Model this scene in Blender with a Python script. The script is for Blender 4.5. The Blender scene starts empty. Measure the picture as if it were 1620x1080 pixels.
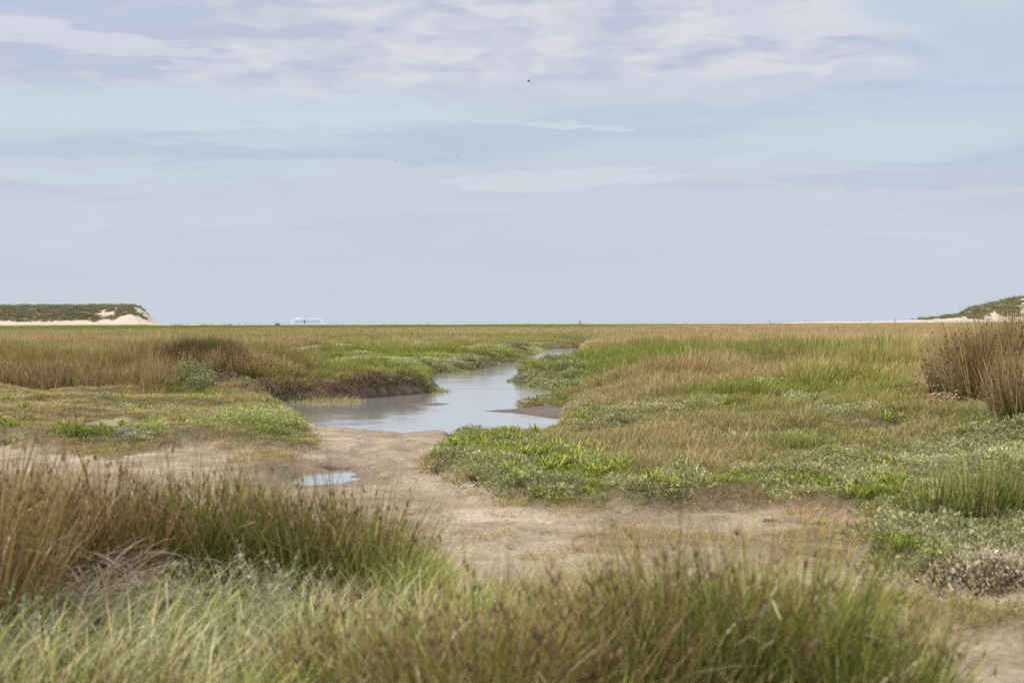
import bpy, bmesh, math, random
import numpy as np
from mathutils import Matrix, Vector

rng = np.random.default_rng(11)
random.seed(11)
sc = bpy.context.scene
COL = sc.collection
PI = math.pi

# ------------------------------------------------------------------ camera figures
ZC = 1.8            # eye height over the sandy path, metres
FPX = 2250.0        # focal length in photo pixels (50 mm on 36 mm)
ZW = -0.30          # creek level

def P(px, py, z=0.0):
    """photo pixel -> ground point at height z (layout only)"""
    dy = py - (509.5 - (px - 810) / 300.0)
    d = (ZC - z) * FPX / dy
    return ((px - 810) / FPX * d, d)

def PP(pts, z=0.0):
    return np.array([P(q[0], q[1], q[2] if len(q) > 2 else z) for q in pts])

# ------------------------------------------------------------------ numeric helpers
def sstep(a, b, x):
    t = np.clip((x - a) / (b - a), 0, 1)
    return t * t * (3 - 2 * t)

def _hash(ix, iy, seed):
    n = (ix.astype(np.int64) * 374761393 + iy.astype(np.int64) * 668265263 + seed * 1442695041) & 0x7fffffff
    n = ((n ^ (n >> 13)) * 1274126177) & 0x7fffffff
    n = (n ^ (n >> 16)) & 0xffffff
    return n / float(0xffffff)

def vnoise(x, y, seed=0):
    x = np.asarray(x, float); y = np.asarray(y, float)
    ix = np.floor(x); iy = np.floor(y)
    fx = x - ix; fy = y - iy
    fx = fx * fx * fx * (fx * (fx * 6 - 15) + 10); fy = fy * fy * fy * (fy * (fy * 6 - 15) + 10)
    ix = ix.astype(np.int64); iy = iy.astype(np.int64)
    a = _hash(ix, iy, seed); b = _hash(ix + 1, iy, seed); c = _hash(ix, iy + 1, seed); d = _hash(ix + 1, iy + 1, seed)
    return (a + (b - a) * fx) * (1 - fy) + (c + (d - c) * fx) * fy

def fbm(x, y, seed=0, octv=4):
    s = 0; a = 0.5; f = 1.0; t = 0
    ca, sa = math.cos(0.6), math.sin(0.6)
    x = np.asarray(x, float); y = np.asarray(y, float)
    for o in range(octv):
        s = s + a * vnoise(x * f + 17.3 * o, y * f - 9.1 * o, seed + o); t += a
        a *= 0.5; f *= 2.03
        x, y = x * ca - y * sa, x * sa + y * ca
    return s / t            # 0..1, mean .5

def sdf(poly, x, y):
    """signed distance to a polygon, negative inside"""
    x = np.asarray(x, float); y = np.asarray(y, float)
    shp = x.shape; x = x.ravel(); y = y.ravel()
    d2 = np.full(x.shape, 1e18); ins = np.zeros(x.shape, bool)
    n = len(poly)
    for i in range(n):
        ax, ay = poly[i]; bx, by = poly[(i + 1) % n]
        ex, ey = bx - ax, by - ay
        wx, wy = x - ax, y - ay
        t = np.clip((wx * ex + wy * ey) / (ex * ex + ey * ey + 1e-12), 0, 1)
        dx, dy = wx - ex * t, wy - ey * t
        d2 = np.minimum(d2, dx * dx + dy * dy)
        c = (ay > y) != (by > y)
        if c.any():
            xi = ax + (y - ay) / (by - ay + 1e-30) * ex
            ins ^= c & (x < xi)
    d = np.sqrt(d2)
    return np.where(ins, -d, d).reshape(shp)

# ------------------------------------------------------------------ layout outlines
CREEK = PP([(418,641),(443,658),(487,668),(533,674),(580,679,-.25),(605,684,-.22),(628,690,-.18),(735,691,-.18),(738,685,0),(748,677,.10),(777,672,.16),(805,668.5,.2),(844,665,.2),(878,661,.2),
            (892,650),(850,643),(818,640),(832,632),(880,623),(905,612),(880,607),(830,602),(806,596),
            (803,589),(809,580,.15),(828,571.5,.22),(852,564.5,.28),(884,557.5,.3),(905,555,.3),(925,553.5,.2),(925,549.5),
            (866,552),(848,554),(849,559),(832,564),(830,568),(793,574),(777,580),(753,583),(710,586),(673,591),(666,596),(680,606),(689,613),(684,619),
            (664,623),(600,628),(550,632),(500,634),(443,636),(424,638)], ZW)
SHORE = PP([(425,650),(443,652),(520,668),(620,672),(690,672),(760,672),(770,692),(640,712),(480,700)], ZW)
PATH = np.array([P(-400,703),P(-100,701),P(0,703),P(60,712),P(170,724),P(250,712),P(330,706),P(400,714),P(470,712),P(488,700),
            P(480,690),P(470,672),P(440,657)] + [tuple(p) for p in PP([(450,660),(600,672),(740,676)], ZW)] +
           [P(733,692),P(706,716),P(687,738),P(702,752),P(760,778),P(800,793),P(860,803),P(940,810),
            P(1020,813),P(1100,808),P(1200,806),P(1300,811),P(1420,812),P(1450,826),P(1385,842),P(1345,868),P(1365,890),
            P(1410,905),P(1500,934),P(1620,950),P(1900,984),P(1900,1032),P(1620,997),P(1500,983),P(1400,974),P(1290,968),P(1290,978),P(1340,994),
            P(1420,1004),P(1520,1014),P(1620,1027),P(1900,1064),P(1900,1500),P(900,1500),P(0,1000),P(-400,900)])
PUDDLE = PP([(486,768),(492,757),(505,751),(528,749),(546,752),(549,761),(543,769),(520,776),(498,776)], -0.13)
TURF = [PP([(372,742),(378,722),(420,715),(470,716),(482,724),(470,742),(440,752),(400,752)]),
        PP([(930,846),(1000,838),(1120,842),(1260,842),(1310,848),(1290,862),(1180,872),(1010,874),(940,866)]),
        PP([(1190,880),(1240,846),(1340,838),(1380,850),(1345,885),(1360,900),(1280,908)]),
        PP([(740,783),(800,800),(880,812),(960,818),(1000,826),(960,832),(870,815),(790,806),(735,790)]),
        PP([(1200,812),(1230,806),(1270,810),(1340,822),(1310,838),(1240,836)])]
STRIP = [(1280,972),(1400,976),(1500,984),(1620,999),(1900,1034),(1900,1064),(1620,1027),(1500,1013),(1350,996)]
# extra sandy scars further back on the left marsh
SCARS = [PP([(420,556),(500,548),(590,545),(560,552),(470,559)], .1), PP([(700,568),(730,562),(742,567),(733,573),(708,573)], .1),
         PP([(775,545),(800,540),(806,545),(790,549)], .1), PP([(1000,546),(1015,540),(1035,544),(1025,549)], .1),
         PP([(90,668),(140,658),(210,655),(262,664),(220,675),(130,678)], .25), PP([(492,610),(520,605),(545,609),(520,616)], .1),
         PP([(275,529),(305,527.5),(300,530.5),(280,531)], .1), PP([(560,572),(600,568),(590,576)], .1)]

def gb(x, y, cx, cy, rx, ry):
    return np.exp(-(((x - cx) / rx) ** 2 + ((y - cy) / ry) ** 2))

def path_mask(x, y):
    w = 0.22 * (fbm(x * 1.3, y * .8, 31) - .5) * 2 + .1 * (fbm(x * 5, y * 3, 32) - .5) * 2
    d = np.minimum(sdf(PATH, x, y), sdf(SHORE, x, y)) + w
    return sstep(.16, -.16, d)

def turf_mask(x, y):
    w = 0.35 * (fbm(x * 1.6, y * .9, 41) - .5) * 2 + .2 * (fbm(x * 6, y * 4, 42) - .5) * 2
    m = np.zeros_like(np.asarray(x, float))
    for t in TURF:
        m = np.maximum(m, sstep(.2, -.3, sdf(t, x, y) + w))
    return m

def scar_mask(x, y):
    m = np.zeros_like(np.asarray(x, float))
    for t in SCARS:
        sz = max(0.25, np.ptp(t[:, 0]) * .09)
        w = sz * .5 + sz * 1.6 * (fbm(x / sz * 1.6, y / sz * .8, 52) - .5) + sz * 2.6 * (fbm(x / sz * .35, y / sz * .2, 51) - .5)
        m = np.maximum(m, sstep(sz * .35, -sz * .35, sdf(t, x, y) + w))
    return m

def footprints():
    r = random.Random(5); out = []
    routes = [[P(690,690), P(650,730), P(680,770), P(780,810), P(900,850)], [P(560,690), P(610,730), P(640,780), P(720,830)], [P(1440,822), P(1250,822), P(1050,828), P(880,830), P(740,790)],
              [P(20,735), P(180,745), P(320,738), P(450,735)], [P(1620,958), P(1480,940), P(1340,905), P(1200,880)], [P(640,700), P(600,720), P(580,700)]]
    for rt in routes:
        for rep_ in range(3):
            off = r.uniform(-.35, .35)
            for (ax, ay), (bx, by) in zip(rt, rt[1:]):
                L = math.hypot(bx - ax, by - ay); n = max(2, int(L / .62)); an = math.atan2(by - ay, bx - ax)
                for i in range(n):
                    t = (i + r.uniform(-.25, .25)) / n; s_ = (.11 if i % 2 else -.11) + off
                    out.append((ax + (bx - ax) * t - math.sin(an) * s_, ay + (by - ay) * t + math.cos(an) * s_, an - PI / 2 + r.uniform(-.25, .25)))
    return out
FEET = footprints()
BANK_BUMP = P(350, 612, .3)
def height(x, y, full=False):
    x = np.asarray(x, float); y = np.asarray(y, float)
    h = .10 + .10 * (fbm(x / 5, y / 6, 1) - .5) + .06 * (fbm(x / 1.1, y / 1.1, 2) - .5)
    h = h + .30 * (fbm(x / 34, y / 40, 3) - .5) * sstep(35, 90, y)
    hm = sstep(.35, .8, fbm(x / 1.7, y / 1.9, 18)) * .16 + sstep(.45, .75, fbm(x / 4.2, y / 5.5, 19)) * .16 * sstep(36, 48, y) * sstep(0, -1.5, x - .02 * y)
    h = h + hm * sstep(9, 12, y) * sstep(140, 90, y) - .03
    # right hand slope, left hump, cut bank, foreground bank
    h = h + .50 * gb(x, y, 9.5, 24, 5.6, 8.5) + .22 * gb(x, y, 15, 33, 7, 9)
    h = h + .13 * gb(x, y, -8.3, 27, 3.2, 4.0) + .46 * gb(x, y, -8.6, 40.3, 3.4, 2.6) * sstep(36.9, 38.1, y + .7 * (fbm(x * 1.4, y * .6, 17) - .5) + .12 * (x + 8))
    pm = path_mask(x, y)
    lvl = .0 + .08 * (fbm(x / 1.6, y / 1.2, 5) - .5) + .05 * (fbm(x / .35, y / .3, 6) - .5) - .035 * sstep(.60, .72, fbm(x / .5 + 9, y / .45, 27))
    tm = turf_mask(x, y)
    lvl = lvl + .045 * tm
    # green strip at the lower right stands a step above the lower track
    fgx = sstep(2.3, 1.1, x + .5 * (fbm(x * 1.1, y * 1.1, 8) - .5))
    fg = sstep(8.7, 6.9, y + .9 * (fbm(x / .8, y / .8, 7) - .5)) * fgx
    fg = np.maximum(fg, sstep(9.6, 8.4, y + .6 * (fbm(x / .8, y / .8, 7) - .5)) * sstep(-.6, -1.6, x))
    h = h * (1 - pm) + lvl * pm
    h = np.where(y < 11, h * (1 - fg) + (.27 + .10 * (fbm(x / .9, y / .9, 9) - .5)) * fg, h)
    strip = sstep(.04, -.22, sdf(PP(STRIP), x, y))
    h = h + .07 * strip * (1 - fg)
    # puddle hollow with a small torn step behind it
    pc = PUDDLE.mean(0)
    h = h - .215 * gb(x, y, pc[0] - .03, pc[1] + .1, .52, 1.05)
    cx, cy = P(540, 728)
    crack = gb(x, y, cx + .12 * np.sin(x * 9) * .3, cy + .25 * (fbm(x * 3, y * 0, 15) - .5) , .42, .07)
    h = h - .07 * crack
    h = h + .13 * (fbm(x * 2.4, y * 1.8, 16) - .5) * gb(x, y, pc[0], pc[1], 1.2, 1.8)
    # wet runnel from the puddle toward the creek
    rx = pc[0] + .12 * np.sin(y * 1.7) + (y - pc[1]) * .06
    h = h - .05 * np.exp(-((x - rx) / .22) ** 2) * sstep(pc[1] - .2, pc[1] + .6, y) * sstep(24.2, 21.5, y)
    # footprints trodden into the soft sand
    near = (pm > .35) & (y < 25) & (y > 8.5)
    if near.any():
        xx, yy = x[near], y[near]; dd = np.zeros(xx.shape)
        for fx, fy, fr in FEET:
            u = (xx - fx) * math.cos(fr) + (yy - fy) * math.sin(fr); v = -(xx - fx) * math.sin(fr) + (yy - fy) * math.cos(fr)
            q = (u / .055) ** 2 + (v / .13) ** 2
            dd += np.where(q < 7, np.exp(-q) * .032 - .010 * np.exp(-(np.sqrt(q) - 1.6) ** 2 * 4), 0)
        h = np.array(h); h[near] -= dd
    # creek
    sd = sdf(CREEK, x, y)
    rough = .22 * (fbm(x * 1.1, y * .7, 12) - .5) * sstep(10, 34, y) * sstep(62, 46, y) + .10 * (fbm(x * 3.3, y * 2.2, 13) - .5)
    sdn = sd + rough
    gentle = np.maximum(sstep(.25, -.6, sdf(SHORE, x, y)), gb(x, y, *P(850, 657, ZW), .6, .6))
    bw = .42 + 1.9 * gentle + .006 * np.clip(y - 40, 0, 60)
    low = sstep(-.2, .4, x) * sstep(33, 35.5, y) * sstep(52, 47, y)      # flat shore behind the sand spit
    bw = bw + 2.2 * low
    k = np.clip(sdn / bw, 0, 1)
    k = np.where(gentle > .3, k * k * (3 - 2 * k), k ** (.55 + .7 * low))
    h = np.where(sdn > 0, (ZW - .015) * (1 - k) + h * k, ZW - .02 - .35 * sstep(0, 1.6, -sdn))
    bar = gb(x, y, *P(672, 639.3, ZW), .85, .55) * 1.25
    h = np.maximum(h, ZW - .06 + .085 * np.clip(bar, 0, 1) * (1 + .3 * (fbm(x * 2, y * 2, 14) - .5)))
    bar2 = sdf(PP([(758,650),(800,648.3),(835,645),(880,636),(960,640),(960,668),(890,662),(855,660.5),(826,655.5),(800,652.5)], ZW), x, y)
    bar2 = bar2 + .35 * (fbm(x * 1.6, y * .8, 20) - .5)
    h = np.maximum(h, ZW - .05 + .10 * sstep(.35, -.45, bar2))
    # crumbling faces of the left banks
    face = sstep(1.5, .3, sd) * sstep(-.25, .15, sd) * sstep(2, 0, x) * sstep(30, 33, y) * sstep(70, 50, y)
    h = h + face * (.26 * (fbm(x * 2.3, y * 1.6, 25) - .5) + .22 * (fbm(x * 5.5, y * 3.5, 26) - .5))
    # foot of the beach and of the dunes, then the sea bed
    ap = sstep(900, 1080, y + 60 * (fbm(x / 90, y / 90, 22) - .5))
    side = .5 * sstep(-.247, -.262, x / (y + 1)) + .8 * sstep(.2, .36, x / (y + 1))
    h = h + ap * (3.2 * side + .12)
    h = h - sstep(1150, 1420, y) * (3.0 + 3.2 * side)
    if full:
        return h, pm, tm, sd, gentle, fg, crack, strip
    return h

# ------------------------------------------------------------------ mesh building
def new_mesh(name, V, F, mats=(), attrs=None, smooth=False, col=None):
    me = bpy.data.meshes.new(name)
    V = np.asarray(V, np.float32).reshape(-1, 3); F = np.asarray(F, np.int32)
    n = F.shape[1]
    me.vertices.add(len(V)); me.vertices.foreach_set('co', V.ravel())
    me.loops.add(F.size); me.loops.foreach_set('vertex_index', F.ravel())
    me.polygons.add(len(F)); me.polygons.foreach_set('loop_start', np.arange(0, F.size, n, dtype=np.int32))
    if smooth:
        me.polygons.foreach_set('use_smooth', np.ones(len(F), bool))
    for k, a in (attrs or {}).items():
        at = me.attributes.new(k, 'FLOAT', 'POINT'); at.data.foreach_set('value', np.asarray(a, np.float32).ravel())
    if col is not None:
        at = me.attributes.new('soil', 'FLOAT_COLOR', 'POINT')
        c = np.ones((len(V), 4), np.float32); c[:, :3] = col
        at.data.foreach_set('color', c.ravel())
    for m in mats: me.materials.append(m)
    me.update(calc_edges=True)
    return me

def link(name, me, parent=None, loc=None):
    o = bpy.data.objects.new(name, me); COL.objects.link(o)
    if parent is not None: o.parent = parent
    if loc is not None: o.location = loc
    return o

def tag(o, label=None, cat=None, group=None, kind=None):
    if label: o['label'] = label
    if cat: o['category'] = cat
    if group: o['group'] = group
    if kind: o['kind'] = kind
    return o

def thing(name, label, cat, loc, group=None, rz=0):
    o = bpy.data.objects.new(name, None); COL.objects.link(o)
    o.location = loc; o.rotation_euler = (0, 0, rz); o.empty_display_size = .2
    return tag(o, label, cat, group)

def ribbons(root, az, L, tilt, curl, width, side, prof, rnd=None, power=1.4):
    """blades as tapering ribbons; prof = widths along the blade"""
    N = len(L); S = len(prof) - 1
    s = np.linspace(0, 1, S + 1)
    th = tilt[:, None] + curl[:, None] * s[None] ** power
    thm = (th[:, 1:] + th[:, :-1]) / 2
    ds = (L / S)[:, None]
    hz = np.cumsum(np.sin(thm) * ds, 1); up = np.cumsum(np.cos(thm) * ds, 1)
    z0 = np.zeros((N, 1)); hz = np.hstack([z0, hz]); up = np.hstack([z0, up])
    pts = np.stack([root[:, 0:1] + np.cos(az)[:, None] * hz, root[:, 1:2] + np.sin(az)[:, None] * hz, root[:, 2:3] + up], -1)
    sv = np.stack([np.cos(side), np.sin(side), np.zeros(N)], -1)[:, None, :]
    prof = np.asarray(prof)
    w = (width[:, None] * (prof[None] if prof.ndim == 1 else prof))[..., None] * .5
    V = np.stack([pts - sv * w, pts + sv * w], 2)            # N,S+1,2,3
    base = (np.arange(N) * (S + 1) * 2)[:, None] + (np.arange(S) * 2)[None]
    F = np.stack([base, base + 1, base + 3, base + 2], -1).reshape(-1, 4)
    t = np.broadcast_to(s[None, :, None], (N, S + 1, 2)).ravel()
    if rnd is None: rnd = rng.random(N)
    r = np.broadcast_to(rnd[:, None, None], (N, S + 1, 2)).ravel()
    return V.reshape(-1, 3), F, t, r

def leaves(pos, nrm, size, aspect=.45, spread=.8, tval=None, up=.3):
    N = len(pos)
    a = nrm + spread * rng.normal(size=(N, 3)); a[:, 2] += up
    a /= np.linalg.norm(a, axis=1)[:, None] + 1e-9
    b = np.cross(a, rng.normal(size=(N, 3))); b /= np.linalg.norm(b, axis=1)[:, None] + 1e-9
    c = np.cross(a, b)
    L = (size * (.6 + .8 * rng.random(N)))[:, None] if np.ndim(size) else (size * (.6 + .8 * rng.random(N)))[:, None]
    W = L * aspect * .5
    mid = pos + a * L * .55 + c * L * .10
    V = np.stack([pos, mid + b * W, pos + a * L, mid - b * W], 1).reshape(-1, 3)
    F = np.arange(N * 4).reshape(-1, 4)
    t = np.repeat(rng.random(N) if tval is None else tval, 4)
    r = np.repeat(rng.random(N), 4)
    return V, F, t, r

def join(parts):
    V, F, T, R = [], [], [], []; o = 0
    for v, f, t, r in parts:
        V.append(v); F.append(f + o); T.append(t); R.append(r); o += len(v)
    return np.vstack(V), np.vstack(F), np.concatenate(T), np.concatenate(R)

# ------------------------------------------------------------------ materials
class NT:
    def __init__(s, tree): s.t = tree; tree.nodes.clear()
    def n(s, typ, **kw):
        nd = s.t.nodes.new(typ)
        for k, v in kw.items(): setattr(nd, k, v)
        return nd
    def put(s, sock, v):
        if isinstance(v, bpy.types.NodeSocket): s.t.links.new(v, sock)
        elif v is not None:
            if hasattr(sock.default_value, '__len__') and not hasattr(v, '__len__'): v = [v] * len(sock.default_value)
            if hasattr(v, '__len__') and len(v) == 3 and len(sock.default_value) == 4: v = (*v, 1)
            sock.default_value = v
    def m(s, op, a, b=None, c=None, clamp=False):
        nd = s.n('ShaderNodeMath', operation=op, use_clamp=clamp)
        for i, v in enumerate((a, b, c)):
            if v is not None: s.put(nd.inputs[i], v)
        return nd.outputs[0]
    def mix(s, f, a, b, mode='MIX'):
        nd = s.n('ShaderNodeMix', data_type='RGBA', blend_type=mode)
        s.put(nd.inputs[0], f); s.put(nd.inputs[6], a); s.put(nd.inputs[7], b)
        return nd.outputs[2]
    def rng(s, x, a, b, c=0., d=1., smooth=True):
        nd = s.n('ShaderNodeMapRange', interpolation_type='SMOOTHSTEP' if smooth else 'LINEAR')
        for i, v in enumerate((x, a, b, c, d)): s.put(nd.inputs[i], v)
        return nd.outputs[0]
    def noise(s, vec, scale, detail=4, rough=.55, lac=2.0, dist=0.0):
        nd = s.n('ShaderNodeTexNoise')
        if vec is not None: s.put(nd.inputs['Vector'], vec)
        nd.inputs['Scale'].default_value = scale; nd.inputs['Detail'].default_value = detail
        nd.inputs['Roughness'].default_value = rough; nd.inputs['Lacunarity'].default_value = lac; nd.inputs['Distortion'].default_value = dist
        return nd.outputs[0]
    def attr(s, name, inst=False, what='Fac'):
        nd = s.n('ShaderNodeAttribute', attribute_name=name, attribute_type='INSTANCER' if inst else 'GEOMETRY')
        return nd.outputs[what]

def new_mat(name):
    m = bpy.data.materials.new(name); m.use_nodes = True
    return m, NT(m.node_tree)

def finish(k, col, rough=.6, bump=None, bstr=.3, bdist=.02, trans=0.0, spec=.3):
    p = k.n('ShaderNodeBsdfPrincipled'); k.put(p.inputs['Base Color'], col); k.put(p.inputs['Roughness'], rough)
    p.inputs['Specular IOR Level'].default_value = spec
    if bump is not None:
        b = k.n('ShaderNodeBump'); b.inputs['Strength'].default_value = bstr; b.inputs['Distance'].default_value = bdist
        k.put(b.inputs['Height'], bump); k.put(p.inputs['Normal'], b.outputs[0])
    out = k.n('ShaderNodeOutputMaterial'); sh = p.outputs[0]
    if trans:
        tr = k.n('ShaderNodeBsdfTranslucent'); k.put(tr.inputs[0], col)
        mx = k.n('ShaderNodeMixShader'); mx.inputs[0].default_value = trans
        k.t.links.new(p.outputs[0], mx.inputs[1]); k.t.links.new(tr.outputs[0], mx.inputs[2]); sh = mx.outputs[0]
    k.t.links.new(sh, out.inputs[0])

def plain(name, col, rough=.6, spec=.3, var=.15, scale=4):
    m, k = new_mat(name)
    tc = k.n('ShaderNodeTexCoord')
    nz = k.noise(tc.outputs['Object'], scale, 5)
    f = k.rng(nz, .3, .7, 1 - var, 1 + var)
    c = k.mix(1.0, col, k.n('ShaderNodeCombineColor').outputs[0] if False else f, 'MULTIPLY')
    finish(k, c, rough, spec=spec)
    return m

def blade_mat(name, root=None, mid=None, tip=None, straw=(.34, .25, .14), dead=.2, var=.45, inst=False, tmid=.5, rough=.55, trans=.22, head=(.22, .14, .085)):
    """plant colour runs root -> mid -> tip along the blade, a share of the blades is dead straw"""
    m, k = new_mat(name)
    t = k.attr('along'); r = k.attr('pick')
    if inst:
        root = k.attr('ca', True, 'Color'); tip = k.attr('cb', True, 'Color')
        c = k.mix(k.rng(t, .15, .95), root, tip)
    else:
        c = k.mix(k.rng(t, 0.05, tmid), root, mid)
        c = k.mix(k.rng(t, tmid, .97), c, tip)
    hd = k.m('GREATER_THAN', t, 1.5)
    r2 = k.m('FRACT', k.m('MULTIPLY', r, 7.31))
    r3 = k.m('FRACT', k.m('MULTIPLY', r, 23.7))
    if dead > 0:
        c = k.mix(k.m('MULTIPLY', k.rng(r2, 1 - dead - .06, 1 - dead + .06), .85), c, straw)
    c = k.mix(hd, c, head)
    hs = k.n('ShaderNodeHueSaturation')
    k.put(hs.inputs['Hue'], k.m('ADD', .5, k.m('MULTIPLY', k.m('SUBTRACT', r3, .5), .05)))
    hs.inputs['Saturation'].default_value = 1.0
    k.put(hs.inputs['Value'], k.m('ADD', 1 - var, k.m('MULTIPLY', r, 2 * var)))
    k.put(hs.inputs['Color'], c)
    finish(k, hs.outputs[0], rough, trans=trans, spec=.25)
    return m

# ground ------------------------------------------------------------
def ground_material():
    m, k = new_mat('marsh_soil')
    tc = k.n('ShaderNodeTexCoord'); pos = tc.outputs['Object']
    base = k.attr('soil', what='Color')
    wet = k.attr('damp')
    n1 = k.noise(pos, 2.2, 6, .6); n2 = k.noise(pos, 19, 5, .6); n3 = k.noise(pos, 75, 3, .6)
    f = k.m('MULTIPLY', k.rng(n1, .3, .7, .78, 1.18), k.rng(n2, .3, .7, .80, 1.16))
    f = k.m('MULTIPLY', f, k.rng(n3, .35, .7, .9, 1.07))
    spk = k.rng(k.noise(pos, 42, 2, .5), .66, .72, 1., .55)     # bits of debris and dung on the sand
    f = k.m('MULTIPLY', f, spk)
    cv = k.n('ShaderNodeCombineXYZ')
    for i in range(3): k.put(cv.inputs[i], f)
    c = k.mix(1.0, base, cv.outputs[0], 'MULTIPLY')
    c = k.mix(k.m('MULTIPLY', wet, .8), c, k.mix(1.0, c, (.42, .36, .30), 'MULTIPLY'))
    vo = k.n('ShaderNodeTexVoronoi'); k.put(vo.inputs['Vector'], pos); vo.inputs['Scale'].default_value = 4.2
    foot = k.rng(vo.outputs['Distance'], .0, .32, -.5, 0.)
    hgt = k.m('ADD', k.m('MULTIPLY', n2, .6), k.m('ADD', k.m('MULTIPLY', n1, 1.2), k.m('MULTIPLY', foot, .5)))
    hgt = k.m('ADD', hgt, k.m('MULTIPLY', n3, .25))
    rough = k.m('SUBTRACT', .92, k.m('MULTIPLY', wet, .5))
    finish(k, c, rough, hgt, 1.0, .06, spec=.25)
    return m
M_GROUND = ground_material()

SAND = np.array([.385, .305, .212]); SAND_PALE = np.array([.51, .415, .305]); DAMP_ = np.array([.24, .175, .115])
SOIL = np.array([.15, .125, .065]); MUD = np.array([.10, .068, .042]); DRY = np.array([.27, .20, .115])

def build_ground():
    A0, A1 = 3.2, 1500.0
    a = [A0]
    while a[-1] < A1:
        v = a[-1]
        a.append(v * (1.0060 if v < 15.5 else 1.0032 if v < 29 else 1.0055 if v < 37 else 1.0030 if v < 54 else 1.006 if v < 66 else 1.012 if v < 140 else 1.03))
    a = np.array(a); u = np.linspace(-.78, .78, 521)
    Y = np.repeat((a - 6)[:, None], len(u), 1); X = a[:, None] * u[None]
    x = X.ravel(); y = Y.ravel()
    h, pm, tm, sd, gentle, fg, crack, strip = height(x, y, True)
    sm = scar_mask(x, y)
    nz = fbm(x / 1.4, y / 1.1, 61)[:, None]
    sand = SAND * 1.0 + (SAND_PALE - SAND) * np.clip((nz - .35) * 2.2, 0, 1)
    veg = SOIL * (.8 + .5 * fbm(x / .6, y / .6, 62))[:, None]
    col = veg + (sand - veg) * np.clip(pm + .75 * sm, 0, 1)[:, None]
    tmx = np.clip(np.maximum(tm * .75, strip * .9) * (1 - fg), 0, 1)[:, None]
    col = col + (DRY - col) * tmx
    col = col + (np.array([.07, .058, .03]) - col) * fg[:, None]  # dark litter, darkened further to deepen the shade between foreground stems
    # mud on the cut banks, damp sand by the water
    H = h.reshape(X.shape)
    gy = np.gradient(H, axis=0) / (np.gradient(Y, axis=0) + 1e-9); gx = np.gradient(H, axis=1) / (np.gradient(X, axis=1) + 1e-9)
    slope = np.sqrt(gx ** 2 + gy ** 2).ravel()
    bankm = sstep(1.6, .2, sd) * (1 - gentle) * sstep(.25, .6, slope) * (sstep(62, 50, y) + .7 * sstep(.56, .66, fbm(x / 2.5, y / 4, 68)) * sstep(90, 70, y))
    cutf = gb(x, y, -7.9, 37.4, 2.1, .9) * sstep(.12, .3, slope)
    bankm = np.maximum(bankm, np.clip(cutf * 1.8, 0, 1))
    mud = MUD * (.7 + 1.0 * fbm(x / .3, y / .3, 63))[:, None] + np.array([.10, .06, .03]) * sstep(.45, .75, fbm(x / .8, y / .8, 64))[:, None]
    col = col + (mud - col) * bankm[:, None]
    damp = np.maximum(sstep(ZW + .22, ZW + .02, h) * (y < 200), sstep(1.5, .2, np.hypot(x - PUDDLE.mean(0)[0], (y - PUDDLE.mean(0)[1]) * .55) + .9 * (fbm(x * 1.8, y * 1.5, 67) - .5)) * 1.)
    damp = np.maximum(damp, .35 * sstep(.52, .62, fbm(x / 1.3 + 40, y / .9, 66)) * pm)
    spit = sstep(.15, -.05, sd) * sstep(ZW - .01, ZW + .02, h) * (y < 60)
    col = col + (np.array([.27, .205, .145]) - col) * spit[:, None]
    bed = sstep(.0, -.3, sd) * (y < 200)
    col = col + (np.array([.16, .125, .085]) - col) * (bed * (h < ZW))[:, None]
    col = col + (MUD - col) * np.clip(crack * 1.3, 0, 1)[:, None]
    # beach beyond the marsh
    beach = sstep(930, 985, y + 50 * (fbm(x / 60, y / 60, 65) - .5))
    col = col + (np.array([.50, .43, .345]) - col) * beach[:, None]
    V = np.stack([x, y, h], -1)
    nr, nc = X.shape
    i = np.arange(nr * nc).reshape(nr, nc)
    F = np.stack([i[:-1, :-1], i[:-1, 1:], i[1:, 1:], i[1:, :-1]], -1).reshape(-1, 4)
    fm = (pm[F].mean(1) > .5) & (sd[F].min(1) > .05) & (fg[F].mean(1) < .5)
    bm = beach[F].mean(1) > .5
    out = {}
    for nm, sel in (('ground', ~fm & ~bm), ('sand_path', fm), ('beach', bm)):
        f = F[sel]; used, inv = np.unique(f, return_inverse=True)
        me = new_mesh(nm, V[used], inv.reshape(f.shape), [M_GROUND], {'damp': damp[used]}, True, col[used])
        o = link(nm, me); tag(o, kind='structure'); out[nm] = o
    return out
build_ground()

# water -------------------------------------------------------------
def water_material(name, deep, murk, scale, strength, ior=1.5):
    m, k = new_mat(name)
    tc = k.n('ShaderNodeTexCoord')
    mp = k.n('ShaderNodeMapping'); k.put(mp.inputs['Vector'], tc.outputs['Object']); mp.inputs['Scale'].default_value = (1, .45, 1)
    n1 = k.noise(mp.outputs[0], scale, 4, .55); n2 = k.noise(mp.outputs[0], scale * .16, 3, .5)
    patch = k.rng(k.noise(tc.outputs['Object'], .28, 3), .42, .62)
    hgt = k.m('MULTIPLY', k.m('ADD', n1, k.m('MULTIPLY', n2, 2.0)), k.m('ADD', .15, patch))
    p = k.n('ShaderNodeBsdfPrincipled')
    k.put(p.inputs['Base Color'], k.mix(k.rng(n2, .3, .7), deep, murk)); p.inputs['Roughness'].default_value = .095
    p.inputs['IOR'].default_value = ior; p.inputs['Specular IOR Level'].default_value = .75
    b = k.n('ShaderNodeBump'); b.inputs['Strength'].default_value = strength; b.inputs['Distance'].default_value = .02
    k.put(b.inputs['Height'], hgt); k.put(p.inputs['Normal'], b.outputs[0])
    o = k.n('ShaderNodeOutputMaterial'); k.t.links.new(p.outputs[0], o.inputs[0])
    return m
M_WATER = water_material('creek_surface', (.30, .29, .26), (.34, .33, .30), 5.5, .17, 6.5)

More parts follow.
